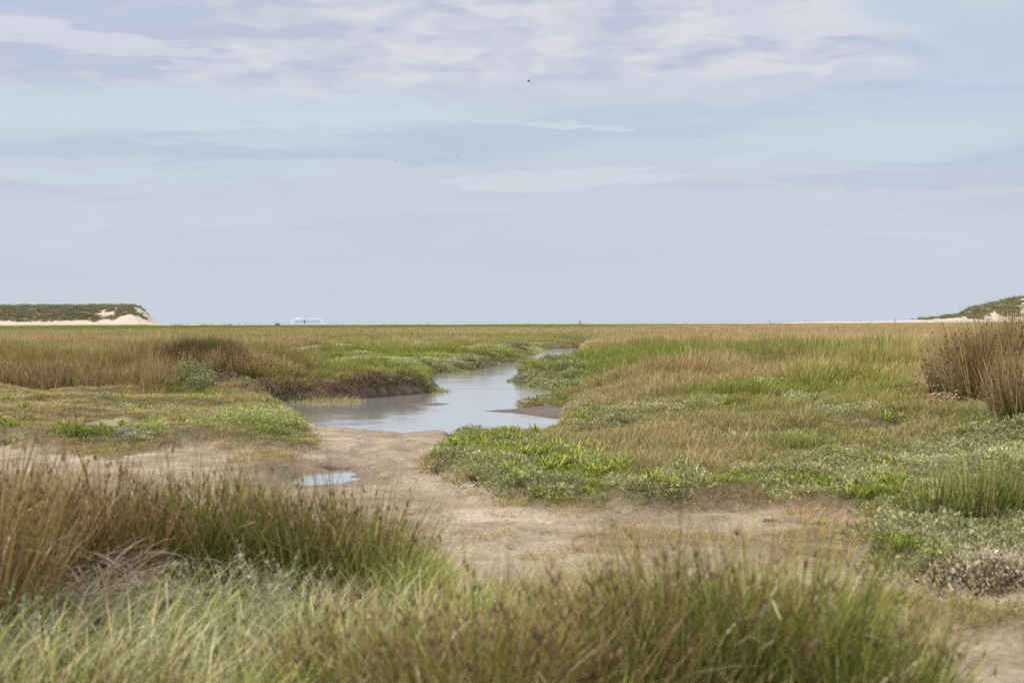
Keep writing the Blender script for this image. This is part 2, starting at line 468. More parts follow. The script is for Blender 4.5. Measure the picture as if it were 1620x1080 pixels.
def sheet(name, poly, z, grow, step, mat, ystep=None):
    x0, y0 = poly.min(0) - grow * 1.5; x1, y1 = poly.max(0) + grow * 1.5
    xs = np.arange(x0, x1 + step, step); ys = np.arange(y0, y1 + step, ystep or step)
    X, Y = np.meshgrid(xs, ys); d = sdf(poly, X, Y)
    i = np.arange(X.size).reshape(X.shape)
    F = np.stack([i[:-1, :-1], i[:-1, 1:], i[1:, 1:], i[1:, :-1]], -1).reshape(-1, 4)
    F = F[d.ravel()[F].min(1) < grow]
    used, inv = np.unique(F, return_inverse=True)
    V = np.stack([X.ravel(), Y.ravel(), np.full(X.size, z)], -1)[used]
    o = link(name, new_mesh(name, V, inv.reshape(F.shape), [mat], None, True)); tag(o, kind='structure')
    return o
sheet('creek_water', CREEK, ZW, .9, .3, M_WATER)
sheet('puddle_water', PUDDLE, -.125, .35, .08, M_WATER)

def sea():
    m, k = new_mat('sea_surface')
    tc = k.n('ShaderNodeTexCoord')
    mp = k.n('ShaderNodeMapping'); k.put(mp.inputs['Vector'], tc.outputs['Object']); mp.inputs['Scale'].default_value = (.0016, .006, 1)
    foam = k.rng(k.noise(mp.outputs[0], 3.0, 6, .65), .42, .62)
    sep = k.n('ShaderNodeSeparateXYZ'); k.put(sep.inputs[0], tc.outputs['Object'])
    near = k.rng(sep.outputs[1], 3200., 5200., 1., .15)
    c = k.mix(k.m('MULTIPLY', foam, near), (.20, .26, .30), (.62, .64, .66))
    finish(k, c, .35, k.noise(mp.outputs[0], 40, 4), .4, .5, spec=.5)
    V = []; F = []
    ys = [1150, 1500, 2000, 3000, 5000, 9000, 20000, 60000]
    for y in ys: V += [(-y * 1.2 - 800, y, -1.0), (y * 1.2 + 800, y, -1.0)]
    for i in range(len(ys) - 1): F.append((2 * i, 2 * i + 1, 2 * i + 3, 2 * i + 2))
    tag(link('sea', new_mesh('sea', V, F, [m])), kind='structure')
sea()

# ------------------------------------------------------------------ dunes
M_DUNE, k = new_mat('dune_sand')
tc = k.n('ShaderNodeTexCoord'); pos = tc.outputs['Object']
vg = k.attr('along')
n1 = k.noise(pos, .05, 6, .6); n2 = k.noise(pos, .35, 5, .65)
vegf = k.rng(k.m('ADD', vg, k.m('MULTIPLY', k.m('SUBTRACT', n2, .5), 1.1)), .42, .56)
gcol = k.mix(k.rng(n1, .35, .65), (.19, .185, .095), (.24, .20, .125))  # plant tones lightened, distance haze put into the colour
gcol = k.mix(k.rng(n2, .45, .7), gcol, (.13, .145, .065))
finish(k, k.mix(vegf, (.54, .465, .375), gcol), .9, n2, .6, 1.2, spec=.2)

def dune(name, x0, x1, y0, y1, hf, vf, nx, ny):
    X, Y = np.meshgrid(np.linspace(x0, x1, nx), np.linspace(y0, y1, ny))
    Z = hf(X, Y); vg = vf(X, Y, Z)
    i = np.arange(X.size).reshape(X.shape)
    F = np.stack([i[:-1, :-1], i[:-1, 1:], i[1:, 1:], i[1:, :-1]], -1).reshape(-1, 4)
    o = link(name, new_mesh(name, np.stack([X, Y, Z], -1).reshape(-1, 3), F, [M_DUNE], {'along': vg}, True))
    return tag(o, kind='structure')

def hl(x, y):      # long flat-topped dune with a bare sandy end
    xe = -.2475 * y - 9 * (fbm(y / 40, x * 0, 71) - .5)
    end = sstep(0, 1, np.clip((xe - x) / 22, 0, 1)) ** .8
    front = np.clip((y - 1062 - 16 * (fbm(x / 22, x * 0, 72) - .5)) / 46, 0, 1) ** .85
    back = sstep(1290, 1200, y)
    top = 15.3 + 1.6 * (fbm(x / 26, y / 30, 73) - .5) + 2.6 * (fbm(x / 7, y / 9, 74) - .5) * front * end
    rel = top * end * front * back * (1 - .10 * front * (1 - sstep(1110, 1190, y)))
    return -.6 + 1.0 * sstep(1040, 1068, y) + rel + 1.3 * (fbm(x / 9, y / 9, 77) - .5) * sstep(1062, 1080, y)
def vl(x, y, z):
    v = .9 * sstep(2.2, 4.6, z + 3.2 * (fbm(x / 8, y / 8, 75) - .5))
    bare = sstep(-335, -303, x + 46 * (fbm(x / 12, y / 12, 76) - .5)) * sstep(15.6, 13.4, z) * sstep(.68, .54, fbm(x / 7, y / 11, 78) + .10 * sstep(3, 13, z) - .12 * sstep(-300, -275, x))
    return v * (1 - .9 * np.clip(bare, 0, 1))
dune('dune_hill', -1150, -255, 1036, 1300, hl, vl, 640, 90)

def hr(x, y):      # rounded grassy dune with a low ridge running out to the left
    xs = x * 1110 / np.maximum(y, 1000)
    rise = 9.0 * sstep(344, 364, xs + 10 * (fbm(y / 20, y * 0, 86) - .5)) + 6.5 * sstep(358, 402, xs)
    big = rise * np.clip((y - 1072 - 12 * (fbm(x / 20, x * 0, 87) - .5)) / 60, 0, 1) ** .8 * sstep(1310, 1210, y) + 3.0 * gb(x, y, 398, 1150, 30, 60)
    ridge = 4.6 * sstep(285, 350, x) * gb(x * 0, y, 0, 1090, 1, 34)
    n = 2.2 * (fbm(x / 14, y / 14, 81) - .5) + 1.6 * (fbm(x / 5, y / 5, 82) - .5)
    rim = sstep(1036, 1075, y) * sstep(240, 285, x)
    return -.6 + (1.4 + big + ridge + n) * rim
def vr(x, y, z):
    v = .9 * sstep(3.6 - 1.6 * (x < 352), 6.0 - 2.2 * (x < 352), z + 2.5 * (fbm(x / 10, y / 10, 83) - .5))
    blow = .8 * sstep(.66, .72, fbm(x / 13, y / 18, 84)) + sstep(8.0, 5.5, z) * sstep(.47, .56, fbm(x / 24, y / 24, 85)) * sstep(350, 380, x)
    return v * (1 - .9 * np.clip(blow, 0, 1))
dune('dune_hill', 235, 1150, 1036, 1330, hr, vr, 640, 100)

# ------------------------------------------------------------------ instanced ground cover (stuff)
def scatter(name, sources, pts, rz, scl, ca, cb):
    """one object whose points carry copies of the small source plants"""
    me = bpy.data.meshes.new(name)
    n = len(pts); me.vertices.add(n); me.vertices.foreach_set('co', np.asarray(pts, np.float32).ravel())
    def fa(nm, typ, arr, key):
        at = me.attributes.new(nm, typ, 'POINT'); at.data.foreach_set(key, np.ascontiguousarray(arr).ravel())
    rot = np.zeros((n, 3), np.float32); rot[:, 2] = rz
    fa('rot', 'FLOAT_VECTOR', rot, 'vector'); fa('scl', 'FLOAT_VECTOR', np.asarray(scl, np.float32), 'vector')
    for nm, c in (('ca', ca), ('cb', cb)):
        cc = np.ones((n, 4), np.float32); cc[:, :3] = c; fa(nm, 'FLOAT_COLOR', cc, 'color')
    fa('idx', 'INT', rng.integers(0, len(sources), n).astype(np.int32), 'value')
    o = link(name, me); tag(o, kind='stuff')
    g = bpy.data.node_groups.new(name + '_scatter', 'GeometryNodeTree')
    g.interface.new_socket('Geometry', in_out='INPUT', socket_type='NodeSocketGeometry')
    g.interface.new_socket('Geometry', in_out='OUTPUT', socket_type='NodeSocketGeometry')
    N = g.nodes; L = g.links
    gi = N.new('NodeGroupInput'); go = N.new('NodeGroupOutput'); iop = N.new('GeometryNodeInstanceOnPoints'); jn = N.new('GeometryNodeJoinGeometry')
    for s in sources:
        oi = N.new('GeometryNodeObjectInfo'); oi.inputs['Object'].default_value = s
        g2 = N.new('GeometryNodeGeometryToInstance'); L.new(oi.outputs['Geometry'], g2.inputs[0]); L.new(g2.outputs[0], jn.inputs[0])
    def na(nm, t):
        d = N.new('GeometryNodeInputNamedAttribute'); d.data_type = t; d.inputs['Name'].default_value = nm; return d.outputs[0]
    L.new(gi.outputs[0], iop.inputs['Points']); L.new(jn.outputs[0], iop.inputs['Instance'])
    iop.inputs['Pick Instance'].default_value = True
    L.new(na('idx', 'INT'), iop.inputs['Instance Index']); L.new(na('scl', 'FLOAT_VECTOR'), iop.inputs['Scale'])
    e2r = N.new('FunctionNodeEulerToRotation'); L.new(na('rot', 'FLOAT_VECTOR'), e2r.inputs[0]); L.new(e2r.outputs[0], iop.inputs['Rotation'])
    L.new(iop.outputs[0], go.inputs[0])
    md = o.modifiers.new('scatter', 'NODES'); md.node_group = g
    return o

def source(name, geo, mat):
    v, f, t, r = geo
    return bpy.data.objects.new(name, new_mesh(name, v, f, [mat], {'along': t, 'pick': r}))

TAPER = [.75, 1., .85, .55, .12]
HEAD = [.5, .5, .45, .4, 1.7, .3]
def tuft(n, R, L, width, tilt, curl, head=0, lean=.0, Lv=.35):
    a = rng.random(n) * 2 * PI; rr = R * np.sqrt(rng.random(n))
    root = np.stack([rr * np.cos(a), rr * np.sin(a), np.full(n, -.02)], -1)
    az = a + rng.normal(0, .9, n)
    # a wind from the left lays the blades over a little
    vx = np.cos(az) + lean; vy = np.sin(az); az = np.arctan2(vy, vx)
    LL = L * (1 + Lv * rng.normal(size=n)).clip(.35, 1.8)
    g = [ribbons(root, az, LL, np.abs(rng.normal(0, tilt, n)) + .03, np.abs(rng.normal(curl, curl * .5, n)), width * (.7 + .6 * rng.random(n)), rng.random(n) * PI, TAPER)]
    if head:
        a = rng.random(head) * 2 * PI; rr = R * np.sqrt(rng.random(head))
        root = np.stack([rr * np.cos(a), rr * np.sin(a), np.full(head, -.02)], -1)
        az = rng.normal(0, 1.0, head)
        LL = L * 1.35 * (1 + .2 * rng.normal(size=head)).clip(.6, 1.5)
        g.append(ribbons(root, az, LL, np.abs(rng.normal(0, tilt * .6, head)), np.abs(rng.normal(curl * .5, .1, head)), np.full(head, width * .9), rng.random(head) * PI, HEAD, rnd=.3 + .5 * rng.random(head)))
    return join(g)

def dome_points(n, R, H, lumps, seed=0, fill=.35):
    """points and outward directions over a lumpy cushion"""
    P_, N_ = [], []
    k = max(1, lumps)
    a = rng.random(k) * 2 * PI; rr = np.sqrt(rng.random(k)) * .62
    if k == 1: rr[:] = 0
    for i in range(k):
        cx, cy = rr[i] * math.cos(a[i]) * R[0], rr[i] * math.sin(a[i]) * R[1]
        q = (1 - .55 * rr[i]) * (.85 + .3 * rng.random())
        m = n // k
        sc_ = (.95 if k == 1 else .52 + .2 * rng.random())
        d = rng.normal(size=(m, 3)); d[:, 2] = np.abs(d[:, 2]); d /= np.linalg.norm(d, axis=1)[:, None]
        bump = 1 + .22 * np.sin(d[:, 0] * 5 + seed + i) * np.sin(d[:, 1] * 6 + i * 2)
        rad = (1 - fill * rng.random(m) ** 1.8) * bump
        p = d * rad[:, None] * np.array([R[0] * sc_, R[1] * sc_, H * q]) + np.array([cx, cy, 0])
        P_.append(p); N_.append(d)
    return np.vstack(P_), np.vstack(N_)

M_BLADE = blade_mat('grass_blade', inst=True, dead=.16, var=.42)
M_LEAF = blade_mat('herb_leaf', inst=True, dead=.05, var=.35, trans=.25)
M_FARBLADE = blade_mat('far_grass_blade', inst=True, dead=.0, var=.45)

SRC_FINE = [source('fine_tuft', tuft(42, .13, .19, .0055, .32, .8, 5, .35), M_BLADE) for _ in range(5)]
SRC_SHORT = [source('short_tuft', tuft(46, .13, .11, .0055, .5, .8, 2, .2), M_BLADE) for _ in range(4)]
SRC_TALL = [source('tall_tuft', tuft(40, .16, .34, .0065, .18, .45, 9, .5), M_BLADE) for _ in range(5)]
def patch_geo(R, H, n, size, asp=.5):
    p, d = dome_points(n, (R, R), H, 3, rng.random() * 6)
    return leaves(p, d, size, asp, .6)
SRC_HERB = [source('herb_patch', patch_geo(.17, .11, 230, .030, .46), M_LEAF) for _ in range(4)]
def rosette(n, L, w):
    a = np.arange(n) * 2.4; root = np.stack([.012 * np.cos(a), .012 * np.sin(a), np.zeros(n)], -1)
    return ribbons(root, a, L * (.7 + .5 * rng.random(n)), .25 + .5 * rng.random(n), .4 + .4 * rng.random(n), w * (.8 + .4 * rng.random(n)), a + PI / 2, [.4, .8, 1., .75, .1])
SRC_ROSE = [source('broadleaf_rosette', join([rosette(9, .16, .026)] + [tuple([g[0] + np.array([rng.normal(0, .09), rng.normal(0, .09), 0]), *g[1:]]) for g in [rosette(8, .13, .022) for _ in range(3)]]), M_LEAF) for _ in range(4)]
SRC_MID = [source('mid_tuft', tuft(64, .34, .24, .012, .25, .6, 10, .5), M_FARBLADE) for _ in range(5)]
SRC_FAR = [source('far_clump', tuft(110, 1.0, .24, .04, .25, .5, 0, .5), M_FARBLADE) for _ in range(5)]

C = lambda *a: np.array(a)
GREEN = C(.205, .240, .038); OLIVE = C(.215, .195, .055); YELL = C(.42, .40, .095); STRAW = C(.66, .49, .25); TAN = C(.54, .385, .195)
RUST = C(.33, .205, .095); GREY = C(.40, .40, .19); PALE = C(.66, .64, .34); BRIGHT = C(.33, .40, .055)

def lerp(a, b, t):
    return a + (b - a) * np.asarray(t)[:, None]

def wzone(poly, x, y, f):
    return sstep(f, -f, sdf(poly, x, y) + f * 1.6 * (fbm(x / (f * 1.6), y / (f * 2), 91) - .5))

def wedge(n, y0, y1, power, half=.43, pad=3.5):
    """points in the wedge; density falls with distance as y^-power"""
    u = rng.random(n)
    if abs(power - 1) < 1e-6: pass
    e = 2 - power
    y = (y0 ** e + u * (y1 ** e - y0 ** e)) ** (1 / e) if abs(e) > 1e-6 else y0 * (y1 / y0) ** u
    x = (rng.random(n) * 2 - 1) * (half * y + pad)
    return x, y

SOLO = []          # footprints of the plants that stand as things of their own
def solo(x, y):
    m = np.ones(len(x), bool)
    for cx, cy, rx, ry in SOLO: m &= ((x - cx) / rx) ** 2 + ((y - cy) / ry) ** 2 > 1
    return m

def free(x, y, water=.12, path=.45):
    water = np.where((x < 2) & (y > 30) & (y < 52), np.maximum(water, .27), water)
    return solo(x, y) & (sdf(CREEK, x, y) > water) & (path_mask(x, y) < path) & (scar_mask(x, y) < .5)

zp = lambda pts, z=.15: PP(pts, z)
Z_RUSH_L = zp([(-300,560),(0,562),(120,575),(250,560),(330,556),(420,570),(500,590),(480,618),(400,600),(330,612),(250,618),(130,606),(0,590),(-300,585)])
Z_GREENBAND = zp([(840,560),(960,548),(1100,556),(1300,558),(1480,560),(1500,580),(1360,596),(1250,606),(1100,600),(1000,590),(900,590)])
Z_GREY_R = zp([(1380,700),(1500,690),(1700,690),(1900,720),(1900,830),(1620,800),(1400,790),(1350,750)], .3)
Z_LOWGREEN = zp([(690,742),(745,690),(850,690),(930,730),(960,790),(860,802),(760,775)])
Z_EDGEGREEN = zp([(1040,775),(1200,760),(1330,765),(1450,775),(1450,812),(1200,806),(1080,808)])
Z_YELLOW = zp([(1180,640),(1260,600),(1450,580),(1480,650),(1400,660),(1300,650)], .4)
Z_RPATCH = zp([(1380,870),(1400,840),(1470,826),(1700,826),(1900,850),(1900,975),(1620,945),(1500,930),(1420,900)], .1)
Z_HUMP = zp([(-300,600),(0,605),(150,610),(330,625),(430,650),(440,660),(330,690),(100,705),(-300,700)], .2)

def meadow(x, y, fine=True):
    """root colour, tip colour and height factor of the grass at a spot"""
    n1 = fbm(x / 2.2, y / 3.0, 101); n2 = fbm(x / .7, y / .9, 102); n3 = fbm(x / 26, y / 17, 103); n4 = fbm(x / 60, y / 60, 104)
    ratio = x / (y + 4)
    bias = np.where(y > 45, .16 * sstep(.02, .12, ratio) * sstep(40, 70, y) - .02, .0)
    tan = sstep(.44, .60, np.where(y > 42, n3 * .62 + n4 * .25 + n1 * .16, n1 * .7 + n2 * .3) + bias)
    # broad belts of flowering grass and of fresh green across the flat
    belt = np.sin(np.log(np.maximum(y, 30)) * 8.3 + 2.0 * (n4 - .5) + .7 + ratio * 1.5)
    tan = np.where(y > 55, np.clip(tan * .75 + .42 * sstep(-.35, .6, belt) - .12 * sstep(-.1, -.8, belt), 0, 1), tan)
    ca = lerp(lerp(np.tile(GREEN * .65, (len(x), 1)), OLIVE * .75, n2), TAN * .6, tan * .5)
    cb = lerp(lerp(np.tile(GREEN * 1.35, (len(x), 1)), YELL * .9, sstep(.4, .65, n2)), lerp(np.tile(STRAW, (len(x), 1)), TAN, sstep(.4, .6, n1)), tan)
    hf = .60 + .65 * sstep(.3, .7, fbm(x / 1.3, y / 1.6, 105)) + .35 * n1 + .15 * tan
    return ca, cb, hf, tan, n1, n2

def put_z(x, y, dz=0.0):
    return np.stack([x, y, height(x, y) + dz], -1)

# --- near and middle cover, 9 to 47 m
def near_cover():
    x, y = wedge(64000, 9.5, 47, .75)
    ok = free(x, y) & ~((y < 10.8) & (x < 2.4)); x, y = x[ok], y[ok]
    ca, cb, hf, tan, n1, n2 = meadow(x, y)
    zg = wzone(Z_GREENBAND, x, y, 1.2); zr = wzone(Z_GREY_R, x, y, .7); zl = wzone(Z_LOWGREEN, x, y, .5); ze = wzone(Z_EDGEGREEN, x, y, .5)
    zy = wzone(Z_YELLOW, x, y, 1.0); zp_ = wzone(Z_RPATCH, x, y, .4); zh = wzone(Z_HUMP, x, y, .9); zru = wzone(Z_RUSH_L, x, y, 1.0)
    slope = (x > -2) & (y < 27)
    # mixed brown and green slope on the right
    br = sstep(.46, .60, fbm(x / 1.3, y / 1.8, 111)) * slope
    cb = lerp(cb, YELL * .55 + GREY * .40, slope * .5); cb = lerp(cb, RUST * 1.2 + STRAW * .25, br * .38); ca = lerp(ca, OLIVE * .9, br * .4)
    cb = lerp(cb, YELL, zy * .75); ca = lerp(ca, GREEN * 1.2, zy * .6)
    cb = lerp(cb, GREEN * 1.25, zg * .65); ca = lerp(ca, GREEN * .75, zg * .7)
    cb = lerp(cb, GREY * 1.1, zr * .7); ca = lerp(ca, GREY * .8, zr * .6)
    cb = lerp(cb, BRIGHT * 1.1, np.maximum(zl, ze) * .7); ca = lerp(ca, GREEN, np.maximum(zl, ze) * .7)
    cb = lerp(cb, STRAW * .95 * (.75 + .5 * n2)[:, None] + YELL * .22, zh * .72); ca = lerp(ca, OLIVE * 1.3, zh * .6)
    cb = lerp(cb, RUST * 1.1, zru * .8); ca = lerp(ca, OLIVE * .75, zru * .7)
    hf = hf * (1 - .22 * slope * sstep(.4, .65, fbm(x / .8, y / 1.0, 113))) * (1 - .62 * zh) * (1 - .30 * np.maximum(np.maximum(zl, ze), zp_)) * (1 + .25 * zg) * (1 + .25 * zy) * (1 - .38 * slope) * (1 - .3 * zr)
    edge = sstep(.0, .7, sdf(PATH, x, y)); hf = hf * (.45 + .55 * edge) * (.35 + .65 * sstep(.1, 2.8, sdf(CREEK, x, y)))
    tall = (((zg > .5) & (rng.random(len(x)) < .6)) | ((y > 34) & (tan > .5) & (x > 2) & (rng.random(len(x)) < .55)) | ((zru > .5) & (rng.random(len(x)) < .8)))
    short = (zh > .5) | (hf < .62)
    fine = ~tall & ~short
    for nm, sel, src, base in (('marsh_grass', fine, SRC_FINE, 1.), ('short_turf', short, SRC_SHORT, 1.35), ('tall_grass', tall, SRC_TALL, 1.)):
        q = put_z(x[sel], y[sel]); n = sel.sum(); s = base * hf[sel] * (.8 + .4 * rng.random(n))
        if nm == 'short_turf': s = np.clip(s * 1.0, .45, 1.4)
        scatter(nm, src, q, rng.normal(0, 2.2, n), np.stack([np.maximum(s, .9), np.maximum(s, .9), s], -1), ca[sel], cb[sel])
    # leafy herbs between the grass
    x, y = wedge(34000, 9.5, 47, .95); ok = free(x, y, .05, .6); x, y = x[ok], y[ok]
    n2 = fbm(x / .9, y / 1.2, 121)
    zr = wzone(Z_GREY_R, x, y, .7); zl = wzone(Z_LOWGREEN, x, y, .5); ze = wzone(Z_EDGEGREEN, x, y, .5); zp_ = wzone(Z_RPATCH, x, y, .4); zh = wzone(Z_HUMP, x, y, .9)
    n3 = fbm(x / .5, y / .6, 122)
    prob = .06 + .50 * ((x > -1.5) & (y < 32)) * sstep(.42, .56, n2) + .55 * zr + .42 * zl + .2 * ze + .55 * zp_ + .30 * sstep(.56, .66, n2) - .28 * zh
    sel = rng.random(len(x)) < prob; x, y, n2, n3 = x[sel], y[sel], n2[sel], n3[sel]; zr, zl, ze, zp_ = zr[sel], zl[sel], ze[sel], zp_[sel]
    cb = lerp(np.tile(GREY * 1.15, (len(x), 1)), PALE, sstep(.42, .62, n3)); ca = cb * .62
    cb = lerp(cb, BRIGHT * 1.15, sstep(.45, .6, fbm(x / .8, y / .8, 123)) * (np.maximum(zl, ze) * .9 + .25)); ca = lerp(ca, GREEN * .9, np.maximum(zl, ze) * .6)
    pk = sstep(.5, .62, fbm(x / .7, y / .5, 124)) * zp_ * sstep(12.5, 10.5, y)
    cb = lerp(cb, C(.54, .44, .34), pk * .7)
    q = put_z(x, y); s = (.40 + 1.0 * rng.random(len(x)) ** 1.6)
    scatter('herb_foliage', SRC_HERB, q, rng.random(len(x)) * 6.28, np.stack([s, s, s * (.7 + .5 * rng.random(len(x)))], -1), ca, cb)
    # fresh broad leaves along the path edge
    x, y = wedge(9000, 9.5, 30, 1.0); ok = free(x, y, .1, .7); x, y = x[ok], y[ok]
    ze = wzone(Z_EDGEGREEN, x, y, .5); zp_ = wzone(Z_RPATCH, x, y, .4); zl = wzone(Z_LOWGREEN, x, y, .5)
    sel = rng.random(len(x)) < (.05 + .55 * ze * sstep(.35, .6, fbm(x / .9, y / .9, 125)) + .5 * zp_ * sstep(11., 12.5, y) + .35 * zl); x, y = x[sel], y[sel]
    cb = lerp(np.tile(BRIGHT, (len(x), 1)), YELL * 1.1, rng.random(len(x)) * .5)
    s = .6 + .6 * rng.random(len(x))
    scatter('broadleaf_foliage', SRC_ROSE, put_z(x, y), rng.random(len(x)) * 6.28, np.stack([s, s, s], -1), cb * .75, cb)
    # trampled turf in the track, the strip by the lower track and the frayed edges of the sand
    x, y = wedge(30000, 7.0, 22, .6, .43, 2.5)
    tm = turf_mask(x, y); st = sstep(.04, -.22, sdf(PP(STRIP), x, y))
    pm = path_mask(x, y); edge = ((pm > .05) & (pm < .97)) * np.where(y < 11, .12, .8)
    sprinkle = .10 * sstep(.52, .68, fbm(x / .9, y / .7, 131)) * (y < 17)
    pr = np.maximum(np.maximum(tm * .42, st), np.maximum(edge, sprinkle)) * (sdf(CREEK, x, y) > .3)
    sel = (rng.random(len(x)) < pr) & ~((y < 8.6) & (x < 1.6)) & (np.hypot(x - PUDDLE.mean(0)[0], y - PUDDLE.mean(0)[1]) > 1.0) & ~((sdf(SHORE, x, y) < .2)) & solo(x, y); x, y = x[sel], y[sel]; st = st[sel]
    n2 = fbm(x / .5, y / .5, 132)
    cb = lerp(lerp(np.tile(TAN * 1.1, (len(x), 1)), STRAW, n2), YELL * .9, np.clip(st * .75 + sstep(.5, .65, n2) * .45, 0, 1)); ca = cb * .75
    s = .40 + .35 * rng.random(len(x)) + .05 * st
    scatter('trampled_grass', SRC_SHORT, put_z(x, y), rng.random(len(x)) * 6.28, np.stack([s * 1.2, s * 1.2, s], -1), ca, cb)

def mid_cover():
    x, y = wedge(52000, 44, 170, 1.15, .43, 6)
    ok = (sdf(CREEK, x, y) > np.where(y > 54, .03, .25)) & (scar_mask(x, y) < .5) & solo(x, y); x, y = x[ok], y[ok]
    ca, cb, hf, tan, n1, n2 = meadow(x, y)
    left = (x < .045 * y) & (y < 115)
    low = left * sstep(.36, .50, fbm(x / 4, y / 6, 141)) * (x > -.16 * y)     # grazed and leafy patches left of the creek
    cb = lerp(cb, lerp(np.tile(BRIGHT * .9, (len(x), 1)), PALE * .95, sstep(.46, .56, fbm(x / 2.0, y / 2.6, 142))), low * .9); ca = lerp(ca, GREEN, low * .7)
    hf = hf * (1 - .62 * low)
    zg = wzone(Z_GREENBAND, x, y, 1.5); cb = lerp(cb, GREEN * 1.2, zg * .6); ca = lerp(ca, GREEN * .8, zg * .6)
    zru = wzone(Z_RUSH_L, x, y, 1.2); cb = lerp(cb, RUST * 1.1, zru * .75); ca = lerp(ca, OLIVE * .8, zru * .6)
    hf = hf * (.55 + .45 * sstep(.2, 4., sdf(CREEK, x, y)))
    n = len(x); s = hf * (.8 + .45 * rng.random(n)) * (1 + .2 * tan); w = 1.0 + (y - 44) / 160
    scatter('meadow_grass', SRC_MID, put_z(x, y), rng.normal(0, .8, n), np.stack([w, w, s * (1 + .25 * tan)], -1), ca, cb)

def far_cover():
    x, y = wedge(52000, 150, 985, 1.75, .44, 10)
    ok = y + 50 * (fbm(x / 60, y / 60, 65) - .5) < 958; x, y = x[ok], y[ok]
    ca, cb, hf, tan, n1, n2 = meadow(x, y)
    tb = sstep(175, 215, y) * sstep(430, 330, y + 160 * (fbm(x / 40, y / 90, 152) - .5)) * sstep(-.30, -.1, x / y)
    cb = lerp(cb, lerp(np.tile(TAN, (len(x), 1)), STRAW, n1) * .95, tb * .75)
    far = sstep(380, 480, y + 200 * (fbm(x / 60, y / 120, 151) - .5)) * sstep(.17, .02, x / y + .1 * (fbm(x / 50, y / 90, 153) - .5))
    cb = lerp(cb, GREEN * 1.15, far * .8); ca = lerp(ca, GREEN * .9, far * .8)
    n = len(x); w = .9 + y / 420; s = hf * (.6 + .5 * rng.random(n)) * (1 + .25 * far) * (.55 + .9 * fbm(x / 22, y / 60, 154))
    scatter('distant_grass', SRC_FAR, put_z(x, y), rng.random(n) * .8, np.stack([w, w, s], -1), ca, cb)

def dune_cover():
    src = [source('marram_tuft', tuft(60, 1.0, 1.15, .16, .35, .5, 0, .2), M_FARBLADE) for _ in range(3)]
    X, Y, Zz, G = [], [], [], []
    for hf, vf, x0, x1, n in ((hl, vl, -560, -262, 15000), (hr, vr, 245, 600, 15000)):
        x = x0 + (x1 - x0) * rng.random(n); y = 1050 + 150 * rng.random(n) ** 1.4
        z = hf(x, y); v = vf(x, y, z)
        keep = rng.random(n) < np.clip((v - .25) * 1.3, 0.0, 1) * .75
        X.append(x[keep]); Y.append(y[keep]); Zz.append(z[keep]); G.append(np.full(keep.sum(), x0 > 0))
    x = np.concatenate(X); y = np.concatenate(Y); z = np.concatenate(Zz); g = np.concatenate(G)
    n2 = fbm(x / 16, y / 16, 161); n3 = fbm(x / 5, y / 5, 162)
    cb = 1.2 * lerp(np.tile(C(.24, .23, .125), (len(x), 1)), C(.30, .25, .15), sstep(.4, .6, n2) * .7 * ~g); cb = lerp(cb, C(.27, .30, .14), sstep(13.0, 15.0, z) * .8)  # marram colours lightened in place of distance haze
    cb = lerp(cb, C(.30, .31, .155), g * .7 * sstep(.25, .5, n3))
    s = .7 + .9 * rng.random(len(x))
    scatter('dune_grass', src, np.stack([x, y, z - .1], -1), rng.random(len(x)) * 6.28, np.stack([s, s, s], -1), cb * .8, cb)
#@@THINGS@@
# ------------------------------------------------------------------ single plants and other things
def zat(x, y): return float(height(np.array([x]), np.array([y]))[0])

def spot(px, py, z0=.15, it=4):
    """where the ray through a photo pixel meets the terrain"""
    z = z0
    for _ in range(it):
        x, y = P(px, py, z); z = z * .4 + .6 * zat(x, y)
    x, y = P(px, py, z)
    return x, y, zat(x, y)

M_WOOD = plain('twig_bark', (.17, .13, .095), .85, .1)
LEAFMATS = {}
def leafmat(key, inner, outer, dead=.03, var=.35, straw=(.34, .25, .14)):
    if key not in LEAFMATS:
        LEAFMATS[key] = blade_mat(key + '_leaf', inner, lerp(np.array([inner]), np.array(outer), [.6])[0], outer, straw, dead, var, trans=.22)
    return LEAFMATS[key]

def twigs(n, R, H):
    a = rng.random(n) * 2 * PI; rr = np.sqrt(rng.random(n)) * .35
    root = np.stack([rr * np.cos(a) * R[0], rr * np.sin(a) * R[1], np.full(n, -.04)], -1)
    L = H * (.7 + .35 * rng.random(n))
    return join([ribbons(root, a, L, .25 + .6 * rng.random(n), np.full(n, .3), np.full(n, .012), s, [1, .9, .8, .6, .3]) for s in (a, a + PI / 2)])

def bush(name, label, cat, x, y, R, H, lumps, n, size, mat, group=None, asp=.45, z=None, spread=.6, rz=0, dz=-.03):
    z = zat(x, y) if z is None else z
    t = thing(name, label, cat, (x, y, z + dz), group, rz)
    SOLO.append((x, y, R[0] * .8, R[1] * .8))
    v, f, tt, r = twigs(14 + 10 * lumps, R, H)
    link('stem', new_mesh('stem', v, f, [M_WOOD], {'along': tt, 'pick': r}), t)
    p, d = dome_points(n, R, H, lumps, rng.random() * 6)
    # let the canopy follow the lie of the ground
    g = height(p[:, 0] * math.cos(rz) - p[:, 1] * math.sin(rz) + x, p[:, 0] * math.sin(rz) + p[:, 1] * math.cos(rz) + y) - z
    p[:, 2] += np.clip(g, -.35, .35) * .8
    hgt = np.clip(p[:, 2] / max(H, .01), 0, 1)
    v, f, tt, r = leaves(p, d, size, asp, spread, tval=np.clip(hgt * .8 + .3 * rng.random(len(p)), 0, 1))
    link('foliage', new_mesh('foliage', v, f, [mat], {'along': tt, 'pick': r}), t)
    return t

